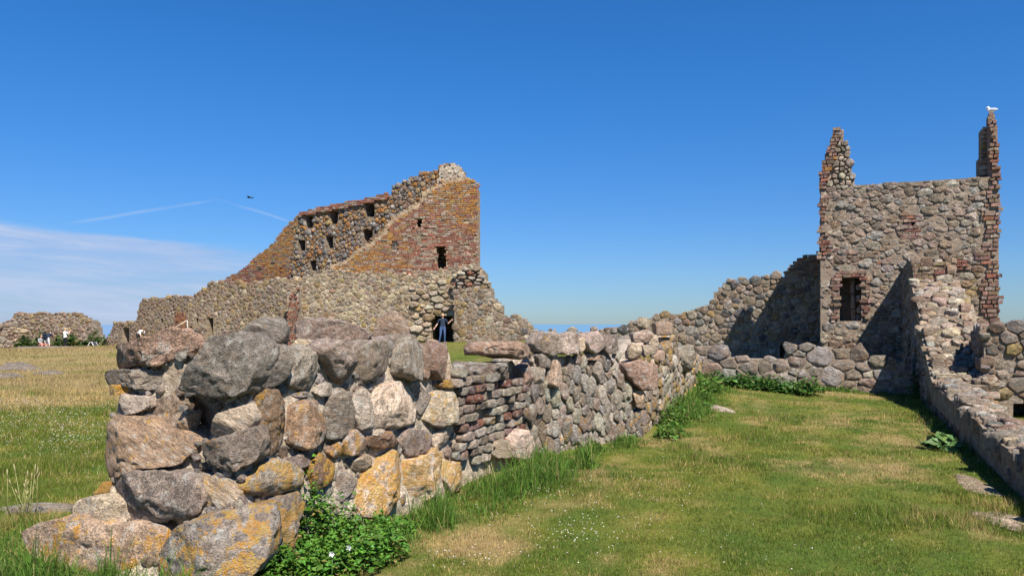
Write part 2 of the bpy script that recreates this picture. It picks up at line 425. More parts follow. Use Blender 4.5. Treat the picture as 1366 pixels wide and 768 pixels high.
def stone_local(tmpl, poly, D, seed, kexp=3.4, chops=6, nlow=.07, nmid=.025, r=None, front=None, tilt=.33, klo=.66, lat=True, block=False):
    """stone body filling a face outline (poly about its centre), half-depth D; rows = (a,b,c)"""
    r = r or random.Random(seed)
    poly = np.asarray(poly, float); th = np.linspace(-math.pi, math.pi, 97)
    dx, dy = np.cos(th), np.sin(th); R = np.zeros(97)
    n = len(poly)
    for i in range(n):
        a = poly[i]; e = poly[(i+1) % n]-a
        den = dx*e[1]-dy*e[0]; den = np.where(np.abs(den) < 1e-9, 1e-9, den)
        t = (a[0]*e[1]-a[1]*e[0])/den; u = (a[0]*dy-a[1]*dx)/den
        R = np.maximum(R, np.where((u >= -1e-6) & (u <= 1+1e-6) & (t > 0), t, 0))
    bad = R <= 0
    if bad.any(): R[bad] = np.median(R[~bad]) if (~bad).any() else .1
    a, b, c = tmpl[:, 0], tmpl[:, 1], tmpl[:, 2]
    s = np.sqrt(a*a+b*b); rb = (s**kexp+np.abs(c)**kexp)**(-1/kexp)
    rho = s*rb; h = c*rb; ang = np.arctan2(b, a); Rr = np.interp(ang, th, R)
    if block:
        t = 1-np.arcsin(np.clip(c, -1, 1))/(math.pi/2); tf = np.clip(t, 0, 1)
        rf = np.minimum(1, tf*1.22); hf = np.where(tf > .82, 1-(tf-.82)/.18, 1.)*(1-.14*sstep(rf, .88, 1.))
        tb = np.clip(2-t, 0, 1); rbk = np.minimum(1, tb*1.3); hb = -np.where(tb > .77, 1-(tb-.77)/.23, 1.)
        rho = np.where(c >= 0, rf, rbk); h = np.where(c >= 0, hf, hb)
    V = np.stack([rho*Rr*np.cos(ang), rho*Rr*np.sin(ang), np.where(h > 0, h*(D if front is None else front), h*D)], 1)
    size = math.sqrt(max(abs(area_c(poly)[0]), 1e-6))
    for _ in range(chops):
        if lat and _ % 3 == 2:
            an = r.uniform(0, 6.283); nv = np.array([math.cos(an), math.sin(an), r.uniform(.1, .7)]); k = r.uniform(.84, .97)
        else: nv = np.array([r.gauss(0, tilt), r.gauss(0, tilt), 1.]); k = r.uniform(klo, .97)
        nv /= np.linalg.norm(nv); p = V @ nv; off = p.max()*k if not block else front*r.uniform(.62, .97)
        V = V - np.maximum(p-off, 0)[:, None]*nv*.95
    if nlow or nmid:
        dirn = V/np.maximum(np.linalg.norm(V, axis=1, keepdims=True), 1e-6)
        q = V/size + seed*3.17
        disp = fbm(q*1.9, 1, 2)*nlow*size
        if nmid: disp = disp + fbm(q*6.5, 5, 3, .6)*nmid*size
        if block: disp = disp + (.28-np.abs(fbm(q*np.array([3.1, 3.1, 4.5])+3., 12, 3, .55)))*.085*size
        if len(V) > 2000: disp = disp - np.maximum(0, .10-np.abs(vnoise(q*2.1+5.5, 9)))*.55*size*.5
        V = V + dirn*disp[:, None]
    return V, size

_RF = {}
def ring_faces(n, m):
    if (n, m) not in _RF:
        F = []
        for j in range(m-1):
            for i in range(n):
                a, b = j*n+i, j*n+(i+1) % n; F += [[a, b, b+n], [a, b+n, a+n]]
        F += [[(m-1)*n+i, (m-1)*n+(i+1) % n, m*n] for i in range(n)]
        _RF[n, m] = np.array(F)
    return _RF[n, m]
def stone_ring(poly, D, front, seed, chops, nlow, nmid, r, far=False):
    """angular stone whose face keeps the corners of its outline"""
    P = np.asarray(poly, float)
    if area_c(P)[0] < 0: P = P[::-1]
    pts = []; n = len(P); per = np.linalg.norm(P-np.roll(P, -1, 0), axis=1).sum(); seg = per/(9 if far else 15)
    for i in range(n):
        a, b, c = P[i-1], P[i], P[(i+1) % n]; k = r.uniform(.04, .13)
        e0, e1 = b+(a-b)*k, b+(c-b)*k; nx = c+(b-c)*k
        if np.linalg.norm(e0-e1) > seg*.25: pts += [e0, e1]
        else: pts.append(b)
        L = np.linalg.norm(nx-e1); q = int(L/seg)
        for t in range(1, q+1): pts.append(e1+(nx-e1)*t/(q+1)*1.0)
    Q = np.array(pts)*(1+np.array([r.gauss(0, .025) for _ in pts]))[:, None]; n = len(Q); size = math.sqrt(max(abs(area_c(P)[0]), 1e-6))
    prof = ((1., -D), (1., 0.), (.9, .75*front), (.5, front)) if far else ((.97, -D), (1., -.1*front), (.965, .5*front), (.86, .88*front), (.6, front), (.28, 1.03*front))
    V = np.concatenate([np.concatenate([Q*s, np.full((n, 1), h)], 1) for s, h in prof]+[np.array([[0, 0, prof[-1][1]]])])
    for k in range(chops):
        nv = np.array([r.gauss(0, .22), r.gauss(0, .22), 1.]); nv /= np.linalg.norm(nv)
        p = V @ nv; off = p.max()*r.uniform(.6, .95); V = V-np.maximum(p-off, 0)[:, None]*nv*.95
    if not far:
        fr = V[:, 2] > -.3*front
        d = fbm(np.stack([V[:, 0], V[:, 1], V[:, 2]], 1)/size*2.6+seed*1.37, 2, 3, .6)
        V[:, 2] += np.where(fr, d*size*nlow*1.6, 0); V[:, :2] *= (1+fr*d*nmid*1.5)[:, None]
    return V, ring_faces(n, len(prof))
def voronoi(S, R2, k=26):
    S = np.asarray(S, float); cells = []
    n = len(S)
    for i in range(n):
        d2 = ((S-S[i])**2).sum(1); nb = np.argpartition(d2, min(k, n-1))[:k+1] if n > k+1 else np.arange(n)
        nb = nb[np.argsort(d2[nb])]
        m = math.sqrt(d2[nb[min(len(nb)-1, 8)]])*1.6+1e-3
        x, y = S[i]; poly = [(x-m, y-m), (x+m, y-m), (x+m, y+m), (x-m, y+m)]
        for j in nb:
            if j == i: continue
            e = S[j]-S[i]; c = (np.dot(S[j], S[j])-np.dot(S[i], S[i])-R2[j]+R2[i])/2
            poly = clip_half(poly, e, c)
            if len(poly) < 3: break
        cells.append(poly)
    return cells
def rubble(outline, w, h, jit=.32, excl=(), hard=(), clip=False, gap=.02, vary=.45, inset=0., seed=0):
    """irregular stones packed into an outline (u,v): list of polygons"""
    r = random.Random(seed); w *= .66; h *= .66; o = np.array(outline); u0, v0 = o.min(0)-w; u1, v1 = o.max(0)+h
    # darts of mixed sizes: large stones first, small ones fill between
    A = (u1-u0)*(v1-v0)/(w*h); sg = .75*vary; asp = w/h*.9
    grid = {}; S = []; RR = []; gs = h*2.2
    rad = sorted([min(2.0, max(.42, math.exp(r.gauss(-.08, sg)))) for _ in range(int(A*1.25)+8)], reverse=True)
    for q in rad:
        rr = q*h*.5
        for _ in range(14):
            x = r.uniform(u0, u1)/asp; y = r.uniform(v0, v1); gi, gj = int(math.floor(x/gs)), int(math.floor(y/gs)); ok = True
            for a in (-1, 0, 1):
                for b in (-1, 0, 1):
                    for (X, Y, R) in grid.get((gi+a, gj+b), ()):
                        if (X-x)**2+(Y-y)**2 < ((rr+R)*.93)**2: ok = False; break
                    if not ok: break
                if not ok: break
            if ok:
                grid.setdefault((gi, gj), []).append((x, y, rr)); S.append((x*asp, y)); RR.append(rr); break
    S = np.array(S); RR = np.array(RR)
    # keep seeds near the outline only
    near = inpoly(S[:, 0], S[:, 1], outline)
    for du, dv in ((w*1.7, 0), (-w*1.7, 0), (0, h*1.7), (0, -h*1.7)): near |= inpoly(S[:, 0]+du, S[:, 1]+dv, outline)
    S = S[near]; RR = RR[near]
    Sx = S.copy(); Sx[:, 0] /= asp
    out = []
    for c in voronoi(Sx, RR*RR):
        if len(c) < 3: continue
        c = [(p[0]*asp, p[1]) for p in c]
        a, ct = area_c(c)
        if abs(a) < .05*w*h: continue
        if not inpoly(ct[:1], ct[1:], outline)[0]: continue
        if any(inpoly(ct[:1], ct[1:], e)[0] for e in excl): continue
        if any(inpoly(np.array([p[0]*.7+ct[0]*.3 for p in c]), np.array([p[1]*.7+ct[1]*.3 for p in c]), e).any() for e in hard): continue
        if clip:
            sub = list(outline); L = len(c)
            sg = 1 if a > 0 else -1
            for i in range(L):
                p, q = c[i], c[(i+1) % L]; nv = (sg*(q[1]-p[1]), -sg*(q[0]-p[0])); sub = clip_half(sub, nv, nv[0]*p[0]+nv[1]*p[1])
                if len(sub) < 3: break
            if len(sub) < 3: continue
            c = sub; a, ct = area_c(c)
            if abs(a) < .05*w*h: continue
        c = np.array(c); k = max(.55, 1-gap/math.sqrt(abs(a))*1.6)
        out.append([tuple(ct+(p-ct)*k) for p in c])
    return out

PAL = {
 'grey': [(.325, .288, .245), (.27, .24, .205), (.385, .345, .295), (.22, .20, .175)],
 'pink': [(.375, .285, .218), (.325, .24, .178), (.41, .32, .25)],
 'brown': [(.275, .185, .125), (.22, .148, .10), (.315, .225, .148)],
 'pale': [(.50, .425, .33), (.45, .375, .28), (.55, .475, .375)],
 'dark': [(.13, .125, .125), (.16, .15, .145), (.105, .1, .1)],
 'ochre': [(.36, .255, .105), (.33, .24, .13), (.29, .20, .09)],
 'taupe': [(.315, .25, .19), (.27, .21, .155), (.36, .29, .22), (.235, .18, .13), (.33, .27, .21)],
 'sand': [(.49, .385, .25), (.43, .335, .21), (.53, .435, .30), (.37, .29, .19)],
 'plum': [(.24, .125, .10), (.30, .17, .135), (.19, .105, .09), (.33, .21, .165)],
 'red': [(.30, .115, .07), (.26, .10, .065), (.34, .14, .085), (.22, .09, .065)],
 'orange': [(.40, .19, .04), (.37, .17, .045), (.34, .15, .04)],
}
def pick(mixd, r):
    t = r.random()*sum(mixd.values())
    for k, w in mixd.items():
        t -= w
        if t <= 0: break
    c = r.choice(PAL[k]); f = r.uniform(.84, 1.14)*.88
    return tuple(min(.8, x*f*r.uniform(.95, 1.05)) for x in c)

STONE_COUNT = {}
def lay_stones(parent, fr, cells, mixd, lich=0.0, D=.14, proud=.05, mat=None, level=2, far_level=1, min_px=10, maxobj=300, seed=0,
               name='stone', mixfn=None, chops=4, nlow=.05, nmid=.035, kexp=5.0, bagname='small_stones'):
    r = random.Random(seed+101); bag = Bag(); info = []
    used = STONE_COUNT.get(parent.name, 0)
    for i, c in enumerate(cells):
        a, ct = area_c(c); s = math.sqrt(abs(a)); info.append((s/fr.dist(*ct)*FPX, i, ct, s))
    order = sorted(info, reverse=True); single = set(t[1] for t in order[:max(0, maxobj-used)] if t[0] >= min_px)
    for pxs, i, ct, s in info:
        poly = np.array(cells[i])-ct
        lv = level if i in single else far_level
        dd = min(D, s*.75)*r.uniform(.85, 1.2); ff = min(proud*1.05, s*.3)*r.uniform(.5, 1.6)
        loc, FF = stone_ring(poly, dd, ff, seed*131+i, chops, nlow, nmid, r, i not in single and pxs < 7)
        w = -.035+proud*r.uniform(-.3, .3)
        W = fr.P(ct[0]+loc[:, 0], ct[1]+loc[:, 1], loc[:, 2]+w)
        md = mixfn(*ct) if mixfn else (mixd, lich)
        col = pick(md[0], r); l = md[1]*r.uniform(.2, 1.6)
        if i in single: part(name, W, FF, col+(l,), mat, parent)
        else: bag.add(W, FF, col+(l,))
    STONE_COUNT[parent.name] = used+len(single)
    bag.build(bagname, mat, parent)
def lay_bricks(parent, fr, outline, mixfn, holes=(), bl=.27, bh=.09, jt=.014, dep=.07, mat=None, single=False, seed=0, tilt=0., rag=.3, maxobj=300, bagname='brickwork', proud=.0, fine=False):
    r = random.Random(seed+7); o = np.array(outline); bag = Bag(); v = o[:, 1].min(); row = 0; n = STONE_COUNT.get(parent.name+'/b', 0)
    while v < o[:, 1].max()+bh:
        u = o[:, 0].min()-bl*r.random() - (bl/2 if row % 2 else 0)
        while u < o[:, 0].max()+bl:
            L = bl*r.choice((1, 1, 1, .5, .96)); cu = u+L/2; cv = v+bh/2; u += L
            a_in, c_in, b_in = inpoly([cu-L*.45, cu, cu+L*.45], [cv]*3, outline)
            if not (a_in and b_in) and (a_in or b_in or c_in):
                if r.random() < rag: continue
                if a_in and not b_in: cu -= L*.22; L *= .56
                elif b_in and not a_in: cu += L*.22; L *= .56
            if inpoly([cu], [cv], outline)[0] and not any(inpoly([cu], [cv], h)[0] for h in holes) and r.random() > .012:
                md = mixfn(cu, cv); col = pick(md[0], r); li = md[1]*r.uniform(.2, 1.5)
                w = proud+r.gauss(0, .012)-dep/2
                if single and n < maxobj and not fine:
                    V, F = box_np(fr.P(cu, cv, w), fr.U, fr.V, fr.N, L/2-jt/2, bh/2-jt/2, dep/2, .006)
                    part('brick', V, F, col+(li,), mat, parent, False); n += 1
                elif single and n < maxobj:
                    poly = [(-L/2+jt/2, -bh/2+jt/2), (L/2-jt/2, -bh/2+jt/2), (L/2-jt/2, bh/2-jt/2), (-L/2+jt/2, bh/2-jt/2)]
                    loc, _ = stone_local(ICO[3][0], poly, dep, seed*17+row*97+int(u*50), 9.0, 2, .03, .05, r, dep*.55, .2, .7, False, True)
                    part('brick', fr.P(cu+loc[:, 0], cv+loc[:, 1], loc[:, 2]+w), ICO[3][1], col+(li,), mat, parent); n += 1
                else:
                    V, F = box_np(fr.P(cu, cv, w), fr.U, fr.V, fr.N, L/2-jt/2, bh/2-jt/2, dep/2, .004)
                    V[[0, 1, 2, 3]] = V[[0, 1, 2, 3]]
                    bag.add(V, F, col+(li,))
        v += bh; row += 1
    STONE_COUNT[parent.name+'/b'] = n
    bag.build(bagname, mat, parent, smooth=False)
def slab(name, parent, fr, outline, thick, holes=(), recess=(), cell=.15, w0=-.05, col=(.36, .32, .27, 0.), mat=None, rough=.04, seed=0):
    """the mortar body behind the stones, with real openings (holes) and niches (recess: (poly, depth))"""
    o = np.array(outline); us = list(np.arange(o[:, 0].min(), o[:, 0].max()+cell, cell)); vs = list(np.arange(o[:, 1].min(), o[:, 1].max()+cell, cell))
    for h in list(holes)+[q[0] for q in recess]:
        h = np.array(h); us += [h[:, 0].min(), h[:, 0].max()]; vs += [h[:, 1].min(), h[:, 1].max()]
    us = np.unique(np.round(us, 4)); vs = np.unique(np.round(vs, 4))
    uc = (us[:-1]+us[1:])/2; vc = (vs[:-1]+vs[1:])/2; UC, VC = np.meshgrid(uc, vc)
    keep = inpoly(UC, VC, outline)
    for h in holes: keep &= ~inpoly(UC, VC, h)
    dep = np.zeros(UC.shape)
    for q, dd in recess: dep[inpoly(UC, VC, q)] = dd
    U, Vv = np.meshgrid(us, vs); nz = fbm(np.stack([U.ravel()*3, Vv.ravel()*3, np.full(U.size, seed+.5)], 1), 3, 3).reshape(U.shape)*rough
    bag_v = []; bag_f = []
    def quad(p): 
        k = len(bag_v); bag_v.extend(p); bag_f.append([k, k+1, k+2, k+3])
    ny, nx = keep.shape
    for j in range(ny):
        for i in range(nx):
            if not keep[j, i]: continue
            w = w0-dep[j, i]
            fw = lambda jj, ii: (us[ii], vs[jj], w+(nz[jj, ii] if dep[j, i] == 0 else 0))
            quad([fw(j, i), fw(j, i+1), fw(j+1, i+1), fw(j+1, i)])
            bk = w0-thick
            quad([(us[i], vs[j], bk), (us[i], vs[j+1], bk), (us[i+1], vs[j+1], bk), (us[i+1], vs[j], bk)])
            for dj, di, a, b in ((0, -1, (j, i), (j+1, i)), (0, 1, (j+1, i+1), (j, i+1)), (-1, 0, (j, i+1), (j, i)), (1, 0, (j+1, i), (j+1, i+1))):
                jj, ii = j+dj, i+di
                inside = 0 <= jj < ny and 0 <= ii < nx and keep[jj, ii]
                if inside and dep[jj, ii] <= dep[j, i]+1e-6 and dep[jj, ii] == dep[j, i]: continue
                if inside and dep[jj, ii] < dep[j, i]: continue
                wn = bk if not inside else w0-dep[jj, ii]
                A = (us[a[1]], vs[a[0]]); B = (us[b[1]], vs[b[0]])
                za = w+(nz[a] if dep[j, i] == 0 else 0); zb = w+(nz[b] if dep[j, i] == 0 else 0)
                quad([A+(za,), B+(zb,), B+(wn,), A+(wn,)])
    if not bag_v: return None
    q = np.array(bag_v); W = fr.P(q[:, 0], q[:, 1], q[:, 2])
    return part(name, W, np.array(bag_f), col, mat or M_MORTAR3, parent, smooth=False)
# ------------------------------------------------------------------ foreground boulder wall
def _outn(a, b): d = b-a; n = np.array([d[1], -d[0]]); return n/np.linalg.norm(n)
SEGN = [_outn(PLAN[i], PLAN[i+1]) for i in range(4)]
def _isect(p, d, q, e):
    den = d[0]*e[1]-d[1]*e[0]; t = ((q[0]-p[0])*e[1]-(q[1]-p[1])*e[0])/den
    return p+t*d
def offplan(z, extra=0.):
    k = max(0., 1-max(z, 0)/1.35)
    offs = [.46*k**1.5+extra, .16*k**1.3+extra, .10*k+extra, .06*k+extra]
    L = [(PLAN[i]+SEGN[i]*offs[i], PLAN[i+1]-PLAN[i]) for i in range(4)]
    pts = [L[0][0]]
    for i in range(3): pts.append(_isect(L[i][0], L[i][1], L[i+1][0], L[i+1][1]))
    pts.append(PLAN[4]+SEGN[3]*offs[3])
    return pts
def near_hit(px, py, extra=0.):
    """the point of the wall's outer face on the line of sight, allowing for its batter"""
    z = .8; t = (px-CX)/FPX; seg = 0
    for _ in range(5):
        P = offplan(z, extra)
        xs = [p[0]/p[1]*FPX+CX for p in P]
        seg = 0
        for i in range(1, 4):
            if px > xs[i]: seg = i
        a, d = P[seg], P[seg+1]-P[seg]
        den = d[0]-t*d[1]; s = (t*a[1]-a[0])/den
        y = a[1]+s*d[1]; z = EYE-(py-HY)*y/FPX
    return np.array([t*y, y, z]), seg, xs

G, K, BR, PA, DK, OC = 'grey', 'pink', 'brown', 'pale', 'dark', 'ochre'
# (outline, colour, lichen, depth factor, flag, set-back)
NEAR = [
 ([(136,488),(154,462),(171,458),(203,450),(229,438),(249,448),(250,468),(231,475),(208,488),(185,486),(161,491),(141,495)], K, .05, .35, '', 0),
 ([(138,497),(161,493),(199,493),(234,494),(231,507),(203,520),(171,514),(161,518),(140,514)], G, .25, .8, '', .03),
 ([(139,513),(161,514),(168,525),(143,527)], OC, .8, .9, '', 0),
 ([(134,540),(152,525),(175,528),(194,530),(199,542),(180,551),(161,554),(142,552)], G, .12, .9, '', 0),
 ([(192,551),(203,535),(231,523),(236,542),(231,561),(203,563)], K, .1, .8, '', .06),
 ([(206,490),(236,482),(267,470),(252,497),(239,514),(213,523),(222,500)], K, .12, .7, '', .1),
 ([(218,572),(234,550),(253,548),(246,575),(229,579)], PA, .45, .8, '', .05),
 ([(134,556),(161,557),(192,560),(208,570),(236,582),(244,598),(241,612),(194,625),(161,631),(133,638),(124,607),(123,594),(126,575)], K, .22, .9, '', -.03),
 ([(135,661),(156,637),(182,629),(217,630),(255,638),(266,667),(264,684),(241,693),(213,697),(166,697),(158,682)], G, .12, .8, '', -.02),
 ([(118,661),(131,644),(147,644),(135,664)], OC, 1.0, .9, '', .05),
 ([(98,682),(100,668),(114,664),(140,662),(163,678),(166,700),(131,706),(107,699)], PA, .1, .9, '', 0),
 ([(40,710),(60,697),(100,687),(131,702),(166,699),(191,710),(194,738),(189,770),(140,778),(95,765),(55,742)], K, .55, .8, '', 0),
 ([(208,742),(214,728),(234,708),(264,694),(309,685),(342,685),(351,701),(351,734),(340,765),(300,785),(240,790),(208,775)], G, .45, .7, '', 0),
 ([(351,676),(375,664),(398,656),(407,671),(393,701),(389,728),(370,745),(354,745),(353,697)], G, .85, .7, '', 0),
 ([(330,647),(351,622),(375,612),(398,626),(399,645),(372,661),(351,661),(332,657)], G, .72, .8, '', 0),
 ([(264,593),(313,577),(337,571),(346,589),(342,612),(323,625),(302,629),(267,620),(263,605)], G, .14, .9, '', -.03),
 ([(257,640),(281,635),(321,642),(323,666),(302,678),(272,684)], K, .35, .7, '', .05),
 ([(264,692),(297,681),(323,673),(325,682),(290,692),(267,697)], PA, .1, .8, '', .02),
 ([(415,619),(431,603),(447,619),(441,645),(421,655)], BR, .75, .7, '', 0),
 ([(389,620),(404,604),(417,607),(415,619),(398,626)], G, .15, .7, '', 0),
 ([(374,612),(390,599),(398,607),(389,619)], BR, .6, .7, '', .04),
 ([(244,520),(262,487),(281,464),(288,452),(311,443),(330,457),(335,473),(332,494),(323,525),(290,530),(267,525)], G, .04, .85, '', -.08),
 ([(321,450),(332,433),(351,423),(375,424),(384,436),(382,452),(370,459),(342,460)], G, .0, .9, 'top', .55),
 ([(335,466),(351,461),(384,460),(391,478),(386,504),(374,515),(351,518),(335,504)], G, .03, .85, '', -.02),
 ([(391,469),(407,461),(419,471),(428,492),(421,513),(405,520),(386,513),(389,487)], G, .05, .85, '', 0),
 ([(348,527),(360,520),(375,522),(384,550),(386,580),(378,600),(361,605),(352,588),(346,569)], BR, .22, .8, '', 0),
 ([(395,541),(414,534),(431,534),(437,555),(435,583),(419,593),(403,599),(389,590),(391,565)], BR, .35, .7, '', 0),
 ([(270,583),(288,553),(307,546),(332,539),(340,560),(330,574),(302,584)], PA, .16, .8, '', 0),
 ([(290,539),(297,531),(309,534),(309,543),(295,544)], K, .1, .9, '', .03),
 ([(328,527),(335,516),(349,529),(342,539)], G, .05, .9, '', .05),
 ([(392,526),(407,520),(425,519),(426,528),(398,530)], G, .2, .8, '', .02),
 ([(377,523),(392,525),(394,545),(384,548)], K, .6, .8, '', .03),
 ([(428,467),(452,452),(467,467),(477,490),(475,506),(463,512),(451,506),(441,488)], G, .08, .85, '', -.02),
 ([(477,467),(487,457),(506,452),(514,467),(512,494),(498,507),(485,507),(479,486)], G, .08, .85, '', 0),
 ([(508,456),(522,448),(536,451),(533,466),(516,470)], G, .1, .9, '', .05),
 ([(536,460),(547,446),(560,455),(566,479),(559,505),(545,507),(533,498),(534,476)], G, .12, .9, '', -.03),
 ([(562,458),(573,463),(579,482),(577,498),(571,507),(565,502),(565,479)], K, .08, .9, '', 0),
 ([(577,466),(597,456),(601,479),(600,505),(586,505),(578,494)], K, .08, .9, '', -.03),
 ([(500,549),(507,531),(515,517),(528,510),(540,508),(555,529),(556,553),(546,563),(535,569),(512,572),(500,563)], PA, .22, .8, '', -.02),
 ([(437,553),(447,529),(455,517),(467,525),(473,545),(475,561),(473,572),(450,585),(438,584)], G, .12, .8, '', 0),
 ([(476,553),(478,529),(487,517),(496,531),(500,549),(498,569),(481,573)], G, .3, .8, '', 0),
 ([(424,521),(440,510),(453,513),(450,527),(433,529)], G, .05, .9, '', -.02),
 ([(543,513),(557,509),(566,518),(551,527)], G, .2, .8, '', .03),
 ([(557,546),(567,517),(575,531),(573,549),(563,560)], G, .05, .8, '', .02),
 ([(570,560),(578,537),(586,522),(602,523),(605,545),(604,561),(586,569)], PA, .3, .8, '', -.02),
 ([(586,511),(606,505),(609,518),(590,517)], OC, .9, .9, '', -.01),
 ([(460,590),(475,572),(491,587),(493,602),(481,607),(464,607)], PA, .55, .8, '', -.01),
 ([(441,602),(451,588),(463,593),(461,607),(447,611)], BR, .6, .8, '', 0),
 ([(494,598),(498,580),(512,585),(526,574),(537,591),(518,598)], BR, .4, .8, '', -.02),
 ([(538,591),(543,571),(567,573),(577,583),(579,597),(563,606),(547,609)], G, .25, .8, '', 0),
 ([(580,586),(596,565),(603,583),(593,598),(584,598)], PA, .2, .8, '', 0),
 ([(475,630),(474,616),(490,606),(507,608),(505,617),(496,627)], K, .4, .8, '', 0),
 ([(481,667),(490,644),(498,626),(516,614),(531,602),(546,612),(546,634),(533,660),(516,685),(488,690)], PA, 1.0, .6, '', -.02),
 ([(453,636),(467,619),(477,636),(470,655),(456,672)], G, .3, .7, '', .02),
 ([(471,638),(487,636),(485,660),(474,670)], G, .35, .7, '', .05),
 ([(547,614),(565,607),(579,600),(593,605),(600,625),(590,652),(570,667),(549,677),(544,650)], PA, .8, .6, '', .02),
 ([(594,612),(606,616),(618,622),(614,652),(598,660),(591,637)], PA, .7, .6, '', .03),
 ([(395,442),(398,428),(430,424),(455,428),(481,437),(496,446),(489,453),(465,459),(430,459),(400,457)], G, .08, .9, 'top', .6),
 ([(496,449),(503,426),(516,415),(535,420),(546,436),(546,450)], K, .2, .9, 'top', .75),
 ([(386,462),(398,452),(430,455),(428,466),(405,468)], PA, .1, .8, 'top', .3),
 ([(470,462),(490,450),(515,448),(520,458),(490,466)], G, .15, .8, 'top', .3),
 ([(631,489),(637,482),(662,485),(689,482),(699,489),(691,501),(660,503),(631,499)], G, .15, .9, '', -.04),
 ([(655,466),(664,456),(689,456),(714,461),(717,477),(689,478),(672,473),(659,477)], K, .12, 1.3, '', -.12),
 ([(696,492),(714,484),(715,504),(706,519),(698,518)], K, .15, .9, '', -.02),
 ([(714,489),(727,492),(727,514),(715,515)], G, .1, .9, '', 0),
 ([(716,473),(729,471),(741,479),(739,491),(721,490)], G, .1, .9, '', 0),
 ([(716,458),(724,445),(739,443),(749,455),(747,470),(736,475),(721,468)], G, .1, .9, '', -.03),
 ([(736,513),(743,479),(751,489),(752,512),(741,516)], PA, .05, .7, '', -.05),
 ([(685,594),(689,581),(699,573),(710,591),(707,610),(688,612)], PA, .15, .7, '', -.04),
 ([(663,598),(674,586),(685,591),(687,607),(668,611)], PA, .3, .7, '', -.03),
 ([(749,447),(771,443),(778,461),(769,472),(752,472)], G, .12, .9, '', 0),
 ([(783,457),(787,445),(805,442),(809,464),(795,472),(786,465)], G, .06, .9, '', -.04),
 ([(807,449),(822,446),(826,467),(811,472)], G, .15, .9, '', -.03),
 ([(772,455),(782,450),(786,466),(776,472)], PA, .1, .9, '', 0),
 ([(776,473),(800,472),(812,474),(800,481),(780,479)], K, .3, .9, '', 0),
 ([(829,486),(852,480),(876,487),(878,519),(855,520),(836,502)], K, .12, 1.2, 'front', -.05),
 ([(844,522),(860,521),(861,546),(850,543)], K, .1, .9, 'front', 0),
 ([(848,433),(857,423),(872,427),(866,439)], PA, .1, 1.2, 'front', -.04),
 ([(875,429),(897,430),(897,447),(876,447)], K, .15, 1.2, 'front', 0),
 ([(844,444),(865,439),(874,446),(865,456),(847,457)], K, .2, 1.2, 'front', -.02),
 ([(876,450),(897,450),(897,464),(879,465)], OC, .3, 1.2, 'front', 0),
 ([(838,470),(844,458),(858,461),(856,478),(839,479)], K, .1, 1.2, 'front', -.04),
 ([(857,460),(877,462),(877,472),(860,475)], PA, .1, 1.2, 'front', 0),
 ([(868,468),(886,467),(887,481),(872,482)], K, .3, 1.2, 'front', -.02),
 ([(856,478),(872,476),(876,486),(860,484)], PA, .1, 1.2, 'front', .02),
 ([(866,446),(878,447),(879,462),(866,461)], PA, .1, 1.2, 'front', .02),
 ([(886,466),(898,465),(898,482),(888,482)], OC, .4, 1.2, 'front', .02),
 ([(902,465),(923,460),(928,472),(924,496),(907,496)], G, .15, 1.0, 'front', -.04),
 ([(728,478),(742,477),(742,486),(732,488)], G, .1, 1.0, '', .02),
]
CAV = [(265, 552, 30, .30), (262, 575, 16, .3), (222, 712, 22, .3), (285, 636, 26, .12), (690, 462, 20, .2)]
